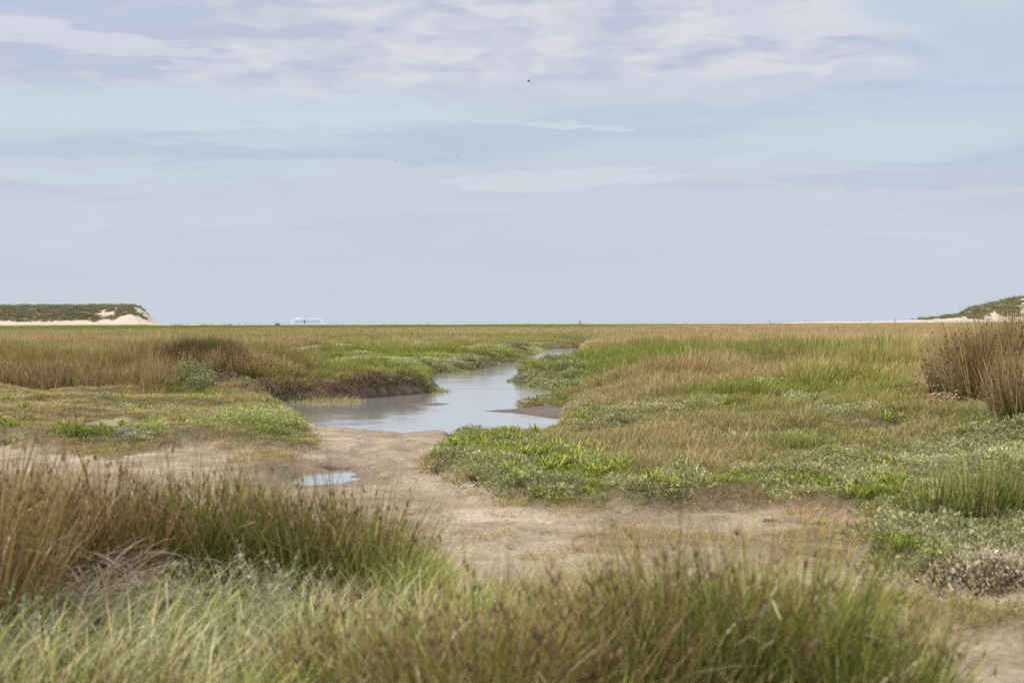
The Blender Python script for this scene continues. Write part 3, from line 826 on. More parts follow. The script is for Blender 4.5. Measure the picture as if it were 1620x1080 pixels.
def seed_heads(tips, L, w):
    n = len(tips); parts = []
    for k in range(3):
        a = rng.random(n) * 2 * PI
        parts.append(ribbons(tips - np.array([0, 0, .02]), a, L * (.6 + .6 * rng.random(n)), .1 + .5 * rng.random(n), .3 * rng.random(n), np.full(n, w), rng.random(n) * PI, [.3, .9, 1., .7, .2]))
    return join(parts)

def tussock(name, label, cat, x, y, R, L, n, mat, headmat=None, heads=.3, width=.0045, tilt=.16, curl=.22, lean=.35, group=None, z=None, floppy=.12, flopmat=None, ry=None, headL=.042):
    z = zat(x, y) if z is None else z
    t = thing(name, label, cat, (x, y, z), group)
    ry = ry or R
    def roots(m):
        a = rng.random(m) * 2 * PI; rr = np.sqrt(rng.random(m))
        rx, r_y = R * rr * np.cos(a), ry * rr * np.sin(a)
        edge = rr
        g = height(rx + x, r_y + y) - z
        return a, edge, np.stack([rx, r_y, g - .02], -1)
    a, e, root = roots(n)
    az = a + rng.normal(0, .8, n); az = np.arctan2(np.sin(az), np.cos(az) + lean)
    clump = .8 + .4 * fbm(root[:, 0] * 5 + x, root[:, 1] * 5 + y, 171, 2)
    LL = L * clump * (1 - .22 * e ** 2) * (1 + .17 * rng.normal(size=n)).clip(.45, 1.4)
    tl = np.abs(rng.normal(0, tilt, n)) + .18 * e ** 2; cu = np.abs(rng.normal(curl, curl * .6, n))
    width = width * 1.25 if L > .3 and width < .007 else width
    wd = width * (.6 + .6 * rng.random(n) + 1.3 * (rng.random(n) > .93) * rng.random(n))
    tl = tl + (rng.random(n) > .9) * .45 * rng.random(n)
    LL = LL * (1 + .22 * (rng.random(n) > .95))
    v, f, tt, r = ribbons(root, az, LL, tl, cu, wd, rng.random(n) * PI, [.8, 1., .95, .8, .6, .15])
    if headmat:
        ring = v.reshape(n, -1, 3)
        pick = rng.random(n) < heads * sstep(.55, 1.0, LL / (L * 1.05))
        tips = ring[pick][:, -4:-2].mean(1)
        if len(tips):
            hv, hf_, ht, hr_ = seed_heads(tips, headL, width * 1.5)
            v, f, tt, r = join([(v, f, tt, r), (hv, hf_, ht * 0 + 2.0, hr_)])
    link('stem', new_mesh('stem', v, f, [mat], {'along': tt, 'pick': r}), t)
    if floppy:
        m = int(n * floppy); a, e, root = roots(m)
        root[:, 2] += L * .25 * rng.random(m)
        v, f, tt, r = ribbons(root, a + rng.normal(0, .7, m), L * (.5 + .5 * rng.random(m)), .5 + .6 * rng.random(m), .6 + .9 * rng.random(m), wd[:m] * 1.15, rng.random(m) * PI, [.8, 1., .95, .8, .6, .15])
        if y < 9:      # a few thick stalks, snapped over part way up
            m = max(8, n // 45); a, e, root = roots(m)
            q = ribbons(root, rng.normal(0, 1.3, m), L * (.6 + .55 * rng.random(m)), .1 + .25 * rng.random(m), 1.2 + 1.3 * rng.random(m), .007 + .007 * rng.random(m), rng.random(m) * PI, [.9, 1., 1., .95, .9, .9, .8, .6, .3], power=5)
            v, f, tt, r = join([(v, f, tt, r), q])
        link('dead_blade', new_mesh('dead_blade', v, f, [flopmat or M_DEADBLADE], {'along': tt, 'pick': r}), t)
    return t

M_DEADBLADE = blade_mat('dead_stalk', (.32, .25, .155), (.50, .40, .26), (.56, .46, .31), dead=.0, var=.35)
M_GREYDEAD = blade_mat('grey_dead_blade', (.30, .24, .17), (.46, .38, .29), (.54, .46, .36), dead=0, var=.35)
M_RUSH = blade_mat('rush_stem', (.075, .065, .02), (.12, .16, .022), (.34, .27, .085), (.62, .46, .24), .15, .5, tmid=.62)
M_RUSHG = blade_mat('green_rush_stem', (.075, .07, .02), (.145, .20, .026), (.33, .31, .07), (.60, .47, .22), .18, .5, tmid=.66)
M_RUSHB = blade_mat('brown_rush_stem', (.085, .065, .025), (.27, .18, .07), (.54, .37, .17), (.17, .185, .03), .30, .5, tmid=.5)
M_HEAD = True
M_SOFT = blade_mat('soft_grass_blade', (.24, .24, .075), (.38, .42, .16), (.60, .56, .31), (.68, .56, .36), .36, .45, tmid=.5, trans=.28)
M_SOFTG = blade_mat('fresh_grass_blade', (.17, .20, .032), (.32, .41, .058), (.50, .51, .13), (.56, .44, .21), .16, .45, tmid=.5, trans=.28)
M_RUSTY = blade_mat('rusty_rush_stem', (.075, .08, .02), (.20, .155, .055), (.41, .285, .12), (.57, .43, .23), .3, .5, tmid=.42)
M_OLIVE = blade_mat('olive_rush_stem', (.07, .065, .02), (.10, .105, .028), (.155, .12, .045), (.28, .20, .10), .12, .42, tmid=.6)
M_TWEEN = blade_mat('mixed_grass_blade', (.12, .10, .03), (.29, .235, .08), (.62, .46, .22), (.20, .24, .035), .38, .5, tmid=.5)

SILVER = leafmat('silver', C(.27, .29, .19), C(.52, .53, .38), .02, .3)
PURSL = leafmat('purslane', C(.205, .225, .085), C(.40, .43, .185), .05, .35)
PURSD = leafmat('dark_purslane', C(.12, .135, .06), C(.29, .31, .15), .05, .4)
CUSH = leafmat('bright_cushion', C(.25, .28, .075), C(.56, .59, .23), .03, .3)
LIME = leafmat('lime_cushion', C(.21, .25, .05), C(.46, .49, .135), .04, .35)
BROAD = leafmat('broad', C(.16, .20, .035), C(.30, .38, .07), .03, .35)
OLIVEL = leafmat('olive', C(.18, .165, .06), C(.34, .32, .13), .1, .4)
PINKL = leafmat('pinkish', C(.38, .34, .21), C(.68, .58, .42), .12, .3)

# --- tussocks of the foreground bank
FG = 'rush tussocks on the foreground bank'
for x, y, R, L, n, lab in (
    (-2.72, 7.35, .42, .82, 1300, 'tall brown rush tussock cut by the left edge, behind the matted dead grass'),
    (-2.22, 7.75, .40, .73, 1200, 'brown seeding rush tussock between the left edge tussock and the green rushes'),
    (-2.55, 6.55, .34, .80, 900, 'brown rush tussock standing nearest the lower left corner with silvery leaves at its foot')):
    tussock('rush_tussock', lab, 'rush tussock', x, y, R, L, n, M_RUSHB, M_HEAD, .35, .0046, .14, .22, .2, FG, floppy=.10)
for x, y, R, L, n, lab in (
    (-1.72, 7.95, .36, .73, 1500, 'dark green rush tussock directly right of the tall brown rushes, brown tips'),
    (-1.18, 7.90, .36, .75, 1500, 'dark green rush tussock in the middle of the left foreground clump, below the puddle'),
    (-.86, 7.95, .26, .84, 1100, 'green rush tussock with tall brown tip, right end of the left foreground clump')):
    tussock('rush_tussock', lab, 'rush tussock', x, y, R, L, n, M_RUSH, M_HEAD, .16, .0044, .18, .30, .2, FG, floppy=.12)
tussock('grass_tussock', 'bright green grass tussock leaning over the sand, right end of the left foreground bank', 'grass tussock', -.66, 7.75, .24, .60, 1000, M_SOFTG, None, 0, .0046, .25, .55, .5, floppy=.05)
for x, y, R, L, n, mt, lab in (
    (.30, 5.15, .28, .60, 800, M_TWEEN, 'brown seeding grass tussock at bottom centre of the photo, stems over the sand'),
    (.62, 5.25, .30, .73, 1100, M_RUSH, 'tall rush tussock with brown tips, left half of the foreground clump below the path fork'),
    (.98, 5.30, .30, .75, 1200, M_RUSHG, 'green rush tussock in the middle of the foreground clump below the path fork'),
    (1.22, 5.0, .24, .57, 900, M_RUSHG, 'green rush tussock sloping down to the lower track, right end of the foreground clump')):
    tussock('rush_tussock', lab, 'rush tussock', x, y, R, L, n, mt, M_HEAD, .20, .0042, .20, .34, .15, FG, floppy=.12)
tussock('grass_tussock', 'green grass tussock at the bottom edge left of the lower sandy track', 'grass tussock', 1.38, 4.85, .14, .34, 500, M_SOFTG, None, 0, .004, .3, .5, .3, floppy=.1)
tussock('grass_tussock', 'brown and green grass tussock at the bottom edge, left of the centre rushes', 'grass tussock', -.12, 5.0, .28, .58, 1100, M_TWEEN, M_HEAD, .35, .004, .24, .4, .2, floppy=.15)
tussock('grass_tussock', 'rusty brown grass tussock rising from the pale grass, right of the silvery leaves', 'grass tussock', -.55, 5.5, .30, .46, 900, M_TWEEN, M_HEAD, .30, .004, .26, .45, .2, floppy=.15)
# matted dead grass fallen over in front of the brown rushes
t = thing('dead_grass_mat', 'matted heap of grey dead grass stems fallen between brown rushes and pale grass', 'dead grass', (-1.93, 6.75, zat(-1.93, 6.75)))
def mat_geo(n, R, H, L, w):
    a = rng.random(n) * 2 * PI; rr = np.sqrt(rng.random(n))
    root = np.stack([rr * np.cos(a) * R, rr * np.sin(a) * R * .8, H * (1 - rr ** 2) * rng.random(n) + .02], -1)
    return ribbons(root, rng.normal(.2, 1.6, n), L * (.5 + .7 * rng.random(n)), 1.0 + .4 * rng.random(n), .2 + .7 * rng.random(n), w * (.7 + .6 * rng.random(n)), rng.random(n) * PI, [.7, 1, .9, .8, .5, .15])
v, f, tt, r = mat_geo(900, .36, .42, .42, .0052)
link('dead_stem', new_mesh('dead_stem', v, f, [M_GREYDEAD], {'along': tt, 'pick': r}), t)
v, f, tt, r = mat_geo(40, .30, .45, .6, .010)
link('bent_stalk', new_mesh('bent_stalk', v, f, [M_GREYDEAD], {'along': tt, 'pick': r}), t)

def fore_stuff():
    """soft pale grass filling the foreground bank between the tussocks"""
    parts = {M_SOFT: [], M_SOFTG: [], M_TWEEN: []}
    n = 19000
    x = -3.3 + 5.0 * rng.random(n); y = 3.4 + 5.0 * rng.random(n)
    fgx = sstep(1.9, 1.2, x + .5 * (fbm(x * 1.1, y * 1.1, 8) - .5)); w = sstep(8.6, 7.3, y + .9 * (fbm(x / .8, y / .8, 7) - .5)) * fgx
    keep = rng.random(n) < w; x, y = x[keep], y[keep]; n = len(x)
    nz = fbm(x / .45, y / .6, 181); kind = np.where(nz > .56, 1, np.where(nz < .44, 2, 0))
    kind = np.where((x > .1) & (kind == 0), 2, kind)
    kind = np.where((x < -.4) & (y > 5.4) & (kind == 2), 0, kind)
    root = np.stack([x, y, height(x, y) - .02], -1)
    for q, mt in enumerate((M_SOFT, M_SOFTG, M_TWEEN)):
        s = kind == q; m = s.sum()
        L = (.45 - .10 * sstep(6.2, 7.8, y[s]) * (q == 1)) * (.55 + .6 * rng.random(m)) * (.75 + .5 * fbm(x[s] / .5, y[s] / .5, 182))
        az = rng.normal(0.1, 1.5, m)
        v, f, t_, r_ = ribbons(root[s], az, L, np.abs(rng.normal(.1, .35, m)), .5 + 1.1 * rng.random(m), .0066 * (.5 + .9 * rng.random(m)), rng.random(m) * PI, [.7, 1., .95, .8, .5, .12])
        o = link(('soft_grass', 'fresh_grass', 'brown_grass')[q], new_mesh('foreground_grass', v, f, [mt], {'along': t_, 'pick': r_}))
        tag(o, kind='stuff')
fore_stuff()

# silvery wormwood sprigs among the pale grass
def sprig(x, y, H, R, n, label, mat=None):
    t = thing('wormwood_plant', label, 'plant', (x, y, zat(x, y)), 'silvery plants in the foreground grass')
    m = 12; a = rng.random(m) * 2 * PI; root = np.stack([.2 * R * np.cos(a), .2 * R * np.sin(a), np.zeros(m)], -1)
    L = H * (.75 + .45 * rng.random(m))
    v, f, tt, r = ribbons(root, a, L, .1 + .35 * rng.random(m), .1 + .3 * rng.random(m), np.full(m, .004), a, [1, .9, .8, .7, .6, .4])
    link('stem', new_mesh('stem', v, f, [SILVER], {'along': tt, 'pick': r}), t)
    ring = v.reshape(m, 6, 2, 3).mean(2)
    i = rng.integers(0, m, n); u = 1.2 + 3.8 * rng.random(n) ** .8; k0 = np.minimum(u.astype(int), 4); fr = (u - k0)[:, None]
    p = ring[i, k0] * (1 - fr) + ring[i, k0 + 1] * fr
    d = rng.normal(size=(n, 3)); d[:, 2] = np.abs(d[:, 2]) * .6; d /= np.linalg.norm(d, axis=1)[:, None]
    v, f, tt, r = leaves(p, d, .021, .42, .3, up=.2)
    link('foliage', new_mesh('foliage', v, f, [SILVER], {'along': tt, 'pick': r}), t)
for x, y, H, R, n, lab in ((-1.15, 6.55, .50, .2, 260, 'pale silvery plant with upright leaf tips in front of the dark green rushes'),
                        (-1.42, 6.7, .44, .2, 220, 'small silvery plant just right of the matted dead grass'),
                        (-.98, 6.2, .46, .2, 220, 'silvery plant standing lowest among the pale grass, right of its two neighbours'),
                        (-2.08, 5.95, .36, .22, 260, 'silvery leafy plant near the lower left corner at the foot of the brown rushes'),
                        (-1.35, 5.75, .34, .18, 200, 'silvery sprig at the bottom of the photo below the matted dead grass'),
                        (-2.28, 6.25, .36, .2, 200, 'silvery plant at the extreme left edge under the brown rush tussock')):
    sprig(x, y, H, R, n, lab)

# --- the reddish clump and the small rushes at the right
RG = 'reddish rushes on the right hand slope'
for px, py, R, L, n, mt, lab in (
    (1568, 640, .62, 1.12, 2400, M_RUSTY, 'tall reddish brown rush clump rising to the horizon, left end of the clump at right'),
    (1622, 636, .7, 1.22, 2600, M_RUSTY, 'tallest reddish rush clump with dark seed heads, cut by the right edge under the dune'),
    (1515, 628, .42, .80, 1300, M_RUSTY, 'lower rush clump with dark green foot, on the left flank of the reddish clump'),
    (1630, 657, .5, .80, 1700, M_RUSTY, 'olive brown rush clump in front of the tall reddish ones, at the right edge')):
    x, y, z = spot(px, py, .4)
    tussock('rush_clump', lab, 'rush clump', x, y, R, L, n, mt, M_HEAD, .3, .009, .10, .16, .35, RG, floppy=.05, headL=.06)
for px, py, R, L, n, lab in (
    (1475, 822, .26, .36, 240, 'thin dark rush tussock above the bright leaves beside the right hand track, leftmost of three'),
    (1545, 815, .30, .42, 340, 'dark rush tussock in the middle of three above the pinkish leaves at right'),
    (1612, 812, .30, .46, 340, 'dark rush tussock at the right edge above the pinkish leaves')):
    x, y, z = spot(px, py, .1)
    tussock('rush_tussock', lab, 'rush tussock', x, y, R, L, n, M_RUSHG, None, 0, .0048, .16, .2, .3, 'small rushes beside the right hand track', floppy=.1)
for px, py, R, L, n, mt, lab in (
    (985, 612, 1.0, .48, 1100, M_TWEEN, 'brown grass tussock at the front of the green grass belt, right of the creek bushes'),
    (1010, 598, 1.1, .55, 1100, M_RUSHG, 'dark green tussock behind the brown one, right of the creek bushes'),
    (1440, 568, .9, .75, 900, M_RUSTY, 'dark seeding rush patch standing in the straw field left of the tall reddish clump')):
    x, y, z = spot(px, py, .15)
    tussock('grass_tussock', lab, 'grass tussock', x, y, R, L, n, mt, M_HEAD, .25, .013, .2, .3, .35, floppy=.05)

# --- rushes on the left
LG = 'rushes around the cut bank'
for px, py, R, L, n, mt, lab in (
    (235, 596, 1.0, .62, 2200, M_OLIVE, 'dark olive rush patch left of the grey green bush'),
    (275, 592, 1.0, .72, 2400, M_OLIVE, 'dark olive rush patch directly behind the grey green bush'),
    (325, 592, 1.0, .74, 2600, M_OLIVE, 'tallest dark rush patch on top of the cut bank'),
    (375, 594, 1.0, .62, 2200, M_RUSTY, 'rusty brown rush patch at the right end of the cut bank'),
    (420, 598, .9, .5, 1400, M_TWEEN, 'straw coloured grass patch above the roots of the cut bank')):
    y = 40.3 - .012 * (px - 235) / 2; x = (px - 810) / FPX * y
    tussock('rush_tussock', lab, 'rush tussock', x, y, R, L, n, mt, M_HEAD if mt is not M_OLIVE else None, .15, .012, .2, .25, .35, LG, floppy=.08, ry=R * .9)
for i, (px, py, lab) in enumerate(((10, 604, 'rusty rush patch at the left edge of the photo behind the sandy hump'),
    (62, 606, 'rusty rush patch second from the left edge behind the sandy hump'), (112, 610, 'rusty rush patch behind the middle of the sandy hump'),
    (158, 612, 'rusty rush patch close in front, left of the olive rushes'), (200, 610, 'rusty rush patch touching the olive rushes left of the bush'))):
    x, y, z = spot(px, py, .2)
    tussock('rush_tussock', lab, 'rush tussock', x, y, 1.15, .6, 1800, M_RUSTY, M_HEAD, .3, .011, .2, .25, .35, 'rusty rushes behind the sandy hump', floppy=.06)

# --- roots and slumped turf of the cut bank
x, y, z = -7.75, 37.25, zat(-7.75, 37.25); SOLO.append((-7.8, 37.5, 1.9, .8))
t = thing('root_mat', 'dark brown mat of roots hanging down the eroded creek bank below the rushes', 'roots', (x, y, z))
n = 2000; rx = rng.normal(0, .95, n); ryy = rng.normal(.45, .3, n) - .12 * rx
root = np.stack([rx, ryy, height(rx + x, ryy + y) - z + .02 + .08 * rng.random(n)], -1)
v, f, tt, r = ribbons(root, -PI / 2 + rng.normal(0, .7, n), .35 * (.5 + .8 * rng.random(n)), 1.0 + .5 * rng.random(n), .9 + .8 * rng.random(n), np.full(n, .016), rng.random(n) * PI, [.8, 1, .9, .7, .3])
M_ROOT = blade_mat('bank_roots', (.12, .08, .055), (.19, .13, .09), (.27, .19, .135), dead=0, var=.45)
link('root', new_mesh('root', v, f, [M_ROOT], {'along': tt, 'pick': r}), t)
t = thing('root_mat', 'ragged brown fringe of dead grass and roots hanging over the jutting mud bank', 'roots', (-3.4, 38.8, zat(-3.4, 38.8)))
q = np.stack([-7 + 5.2 * rng.random(60000), 35 + 8 * rng.random(60000)], -1); sdq = sdf(CREEK, q[:, 0], q[:, 1]); q = q[(sdq > .12) & (sdq < .55)][:2600]
rz_ = height(q[:, 0], q[:, 1]) - t.location.z + .01; n = len(q)
root = np.stack([q[:, 0] - t.location.x, q[:, 1] - t.location.y, rz_], -1)
v, f, tt, r = ribbons(root, -PI / 2 + rng.normal(0, .8, n), .26 * (.4 + .9 * rng.random(n)), .7 + .6 * rng.random(n), .9 + .9 * rng.random(n), np.full(n, .015), rng.random(n) * PI, [.8, 1, .9, .7, .3])
link('root', new_mesh('root', v, f, [M_ROOT], {'along': tt, 'pick': r}), t)
m_ = 1500; k_ = rng.integers(0, n, m_)
v, f, tt, r = ribbons(root[k_] + np.stack([rng.normal(0, .12, m_), .15 + rng.normal(0, .1, m_), np.full(m_, .03)], -1), rng.normal(-1.4, 1.2, m_), .2 * (.5 + .8 * rng.random(m_)), .2 + .5 * rng.random(m_), .8 + .9 * rng.random(m_), np.full(m_, .011), rng.random(m_) * PI, [.8, 1, .9, .7, .2])
link('overhanging_grass', new_mesh('overhanging_grass', v, f, [M_TWEEN], {'along': tt, 'pick': r}), t)
for px, py, nn, R, lab in ((462, 628, 600, .8, 'straw grass tuft drooping over the creek edge, right of the cut bank'), (655, 607, 900, 1.0, 'olive grass tuft on the tip of the bank jutting into the creek'),
                       (610, 606, 700, .9, 'brown grass tuft on the bank jutting into the creek, left of its olive tip'), (578, 608, 700, .8, 'brown grass tuft in the middle of the jutting bank, over its dark mud face'), (640, 603, 900, .9, 'olive grass tuft crowning the jutting bank just left of its tip'),
                       (672, 612, 900, .7, 'low olive grass tuft at the very tip of the jutting bank, touching the water'), (525, 616, 600, .8, 'green tuft at the creek edge between cut bank and jutting bank')):
    x, y, z = spot(px, py, .1); y += .35
    tussock('bank_tuft', lab, 'grass tuft', x, y, R, .24, nn, (M_TWEEN if nn in (600, 700) else M_RUSHG), None, 0, .012, .6, 1.0, .1, 'grass tufts along the left creek edge', floppy=.2)

# --- leafy bushes and cushions
SOLO.append((1.2, 56.0, 1.2, 2.4))
BK = 'grey green bushes overhanging the right creek bank'
for i, (px, py, R, H, lab) in enumerate(((829, 600, .50, .27, 'dark green bush at the tip of the bushy bank, touching the water'),
    (846, 604, .60, .34, 'grey green bush, second from the water tip of the bushy bank'), (863, 607, .64, .38, 'grey green bush in the middle of the bushy bank front'),
    (880, 610, .64, .40, 'grey green bush toward the right end of the bushy bank front'), (898, 612, .62, .40, 'pale bush where the bushy bank front meets the brown grass'),
    (846, 592, .6, .22, 'rounded bush behind the bank tip, beneath the creek bend'), (868, 594, .75, .32, 'rounded grey bush on the crest of the bushy bank'),
    (895, 598, .8, .42, 'pale rounded bush right of the crest of the bushy bank'), (918, 602, .7, .45, 'low pale bush farthest from the water on the bushy bank'))):
    x, y = P(px, py, -.2)
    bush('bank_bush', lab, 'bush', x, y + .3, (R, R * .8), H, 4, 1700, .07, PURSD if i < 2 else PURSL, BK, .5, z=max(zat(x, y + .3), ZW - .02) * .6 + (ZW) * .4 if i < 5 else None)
for px, py, R, H, lab in ((840, 584, .75, .16, 'flat grey green cushion on the narrow neck of the bushy bank'), (858, 578, .9, .2, 'low grey green cushion behind the crest bushes of the bushy bank'),
    (876, 572, 1.0, .24, 'low pale cushion on the back of the bushy bank, below the far creek bend'), (898, 573, 1.1, .3, 'olive cushion on the back of the bushy bank, right of the pale one')):
    x, y = P(px, py, .12)
    bush('bank_bush', lab, 'bush', x, y, (R, R * 1.6), H, 5, 1500, .075, OLIVEL if px > 890 else PURSL, BK, .5)
for px, py, R, H, n, mt, lab in (
    (686, 589, (1.1, .8), .42, 1500, PURSL, 'grey green bush hanging over the left creek bank below the sandy scar'),
    (668, 590, (.7, .6), .36, 800, OLIVEL, 'olive bush left of the grey one on the left creek bank'),
    (800, 571, (1.7, 1.0), .55, 1600, LIME, 'lime green cushion on the left creek bank before the bend'),
    (818, 565, (1.0, 1.0), .5, 1300, OLIVEL, 'olive rounded bush on the point of the left bank at the bend'),
    (826, 558, (1.2, 1.2), .55, 1300, PURSL, 'pale bush behind the bank point where the creek narrows'),
    (722, 585, (1.0, .6), .30, 900, OLIVEL, 'low olive cushion at the waterline under the sandy scar of the left bank'),
    (748, 582.5, (1.1, .7), .32, 900, PURSL, 'pale cushion at the waterline just right of the sandy scar'),
    (770, 577, (1.2, .7), .35, 1000, OLIVEL, 'low olive cushion on the left bank between scar and lime cushion'),
    (905, 549, (2.0, 1.6), .7, 1500, PURSD, 'dark green bush right of the far creek bend'),
    (945, 546.5, (2.2, 2.0), .65, 1300, OLIVEL, 'olive bush right of the dark one beyond the creek bend')):
    x, y = P(px, py, -.3)
    if px > 900: y += 1.4
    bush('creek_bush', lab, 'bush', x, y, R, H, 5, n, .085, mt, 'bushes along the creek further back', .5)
for px, py, R, H, n, mt, lab in (
    (832, 640, .45, .30, 500, OLIVEL, 'small dark shrub at the water above the right hand sand spit'),
    (858, 632, .5, .30, 600, PURSD, 'dark low shrub on the bank just behind the sand spit'),
    (885, 625, .55, .30, 700, BROAD, 'bright green leafy plant on the bank behind the sand spit')):
    x, y = P(px, py, -.24)
    bush('bank_shrub', lab, 'shrub', x, y, (R, R), H, 3, n, .06, mt, 'small shrubs behind the sand spit', .45)
for px, py, R, H, n, mt, lab in (
    (750, 690, (.42, .45), .17, 1100, PURSL, 'grey green cushion where the right hand meadow meets sand and creek'),
    (790, 684, (.5, .45), .16, 1200, PURSL, 'pale cushion on the creek side crest, second from the sand'),
    (722, 722, (.42, .6), .15, 1000, PURSL, 'low grey cushion on the left corner of the right hand meadow beside the path'),
    (700, 742, (.30, .35), .13, 700, OLIVEL, 'small olive cushion at the corner where the path bends round the meadow'),
    (770, 752, (.5, .4), .13, 1100, PURSL, 'pale flowering cushion along the lower edge of the right hand meadow'),
    (850, 780, (.5, .35), .14, 1100, PURSL, 'whitish cushion at the path edge under bright green leaves')):
    x, y, z = spot(px, py, .05)
    bush('cushion_plant', lab, 'cushion plant', x, y, R, H, 5, n, .035, mt, 'grey cushions on the corner of the right hand meadow', .45)
x, y = P(395, 690, .06)
bush('cushion_plant', 'large bright yellow green leafy cushion on the left beside the sandy path', 'cushion plant', x, y + .35, (.78, 1.25), .42, 11, 12000, .034, CUSH, None, .45)
bush('cushion_plant', 'darker grassy green cushion on the far side of the bright yellow green one', 'cushion plant', x - .25, y + 1.6, (.65, .7), .42, 4, 2500, .05, BROAD, None, .3, spread=.5)
for px, py, R, H, n, mt, sz, asp, lab in (
    (130, 690, (.50, .40), .17, 1200, BROAD, .055, .35, 'bright green leafy patch on bare turf, left of the silvery one'),
    (208, 688, (.35, .4), .18, 1100, SILVER, .034, .45, 'silvery patch between the bright leafy patch and the pale one on the left'),
    (238, 698, (.45, .3), .15, 1300, CUSH, .034, .45, 'pale yellow green patch on the sand edge left of the big cushion'),
    (22, 684, (.5, .4), .12, 800, PURSL, .036, .45, 'low grey green patch near the left edge of the photo above the sand'),
    (330, 664, (.3, .3), .16, 600, SILVER, .034, .45, 'small silvery plant at the left end of the big yellow green cushion')):
    x, y, z = spot(px, py, .1)
    bush('leafy_patch', lab, 'plant', x, y, R, H, 4, n, sz, mt, 'leafy patches on the left hand turf', asp)
for px, py, R, H, n, mt, lab in (
    (296, 622, (.62, .5), .80, 3200, PURSL, 'large pale grey green bush in front of the dark rushes on the left'),
    (320, 630, (.45, .4), .52, 1500, PURSL, 'smaller grey green bush at the right foot of the large one by the cut bank'),
    (266, 624, (.5, .5), .45, 1100, CUSH, 'low pale yellow bush at the left foot of the large grey green one')):
    y = 36.0 - (py - 620) * .1; x = (px - 810) / FPX * y
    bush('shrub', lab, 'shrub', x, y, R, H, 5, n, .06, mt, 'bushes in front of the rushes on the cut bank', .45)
x, y = -7.1, 36.9; bush('shrub', 'small pale shrub growing among the hanging roots of the cut bank', 'shrub', x, y, (.3, .3), .35, 2, 400, .05, PURSL)
for px, py, R, H, n, mt, lab in (
    (1288, 646, (.26, .26), .27, 700, PURSD, 'small dark green shrub standing alone in the right hand meadow'),
    (1318, 644, (.36, .3), .22, 700, SILVER, 'silvery plant just right of the lone dark shrub'),
    (1290, 655, (.25, .2), .14, 400, SILVER, 'silvery sprigs at the foot of the lone dark shrub')):
    x, y, z = spot(px, py, .35)
    bush('meadow_shrub', lab, 'shrub', x, y, R, H, 3, n, .045, mt, None, .45)
x, y, z = spot(1175, 619, .25)
bush('cushion_plant', 'wide lime green cushion below the green grass belt in the right hand meadow', 'cushion plant', x, y, (1.35, .9), .30, 7, 2600, .06, LIME, None, .5)
for px, py, R, H, n, mt, lab in (
    (1480, 905, (.42, .36), .22, 1200, PURSL, 'whitish green cushion at the tip of the right hand patch beside the track'),
    (1560, 918, (.45, .4), .24, 1500, PINKL, 'pinkish white cushion in the middle of the right hand patch'),
    (1610, 930, (.4, .35), .22, 1200, PINKL, 'pinkish white cushion at the right edge above the track'),
    (1420, 868, (.35, .25), .14, 700, BROAD, 'bright green leafy plant at the upper tip of the right hand patch')):
    x, y, z = spot(px, py, .05)
    bush('cushion_plant', lab, 'cushion plant', x, y, R, H, 4, n, .034, mt, 'cushions beside the right hand track', .45)
for px, py, s, lab in ((1215, 825, .7, 'small pale rosette of leaves growing alone on the track'), (1302, 832, .9, 'dark green leafy rosette growing alone on the track, right of the pale one')):
    x, y, z = spot(px, py, .02)
    t = thing('rosette_plant', lab, 'plant', (x, y, z))
    t.scale = (.8, .8, .42)
    for nm, mt, nn, LL in (('leaf', BROAD if s > .8 else PURSL, 26, .17 * s), ('dead_leaf', M_DEADBLADE, 8, .13 * s)):
        v, f, tt, r = rosette(nn, LL, .03); link(nm, new_mesh(nm, v, f, [mt], {'along': tt, 'pick': r}), t)

# --- thrift in flower by the reddish rushes
M_PINK = plain('thrift_petals', (.50, .27, .25), .7, .1); M_SEPAL = plain('thrift_dry_bract', (.33, .19, .10), .8, .1)
def thrift(x, y, nf, s, label):
    t = thing('thrift_plant', label, 'flower', (x, y, zat(x, y)), 'thrift flowers at the foot of the reddish rushes')
    a = rng.random(nf) * 2 * PI; rr = .16 * s * np.sqrt(rng.random(nf))
    root = np.stack([rr * np.cos(a), rr * np.sin(a), np.zeros(nf)], -1)
    v, f, tt, r = ribbons(root, a, .26 * s * (.8 + .4 * rng.random(nf)), .15 * rng.random(nf), .3 * rng.random(nf), np.full(nf, .005), rng.random(nf) * PI, [1, 1, .9, .9, .8])
    link('stalk', new_mesh('stalk', v, f, [M_TWEEN], {'along': tt, 'pick': r}), t)
    tips = v.reshape(nf, -1, 3)[:, -2:].mean(1)
    bm = bmesh.new(); bmesh.ops.create_icosphere(bm, subdivisions=2, radius=.018)
    for w in bm.verts: w.co = Vector((w.co.x, w.co.y, w.co.z * .75 * (1.2 if w.co.z > 0 else .8))) * (1 + .12 * math.sin(w.co.x * 900) * math.sin(w.co.y * 800))
    me = bpy.data.meshes.new('flower_head'); bm.to_mesh(me); bm.free(); me.materials.append(M_PINK if s > 1 else M_SEPAL)
    for p in tips: link('flower_head', me, t, p)
    v, f, tt, r = rosette(20, .08 * s, .006); link('leaf', new_mesh('leaf', v, f, [BROAD], {'along': tt, 'pick': r}), t)
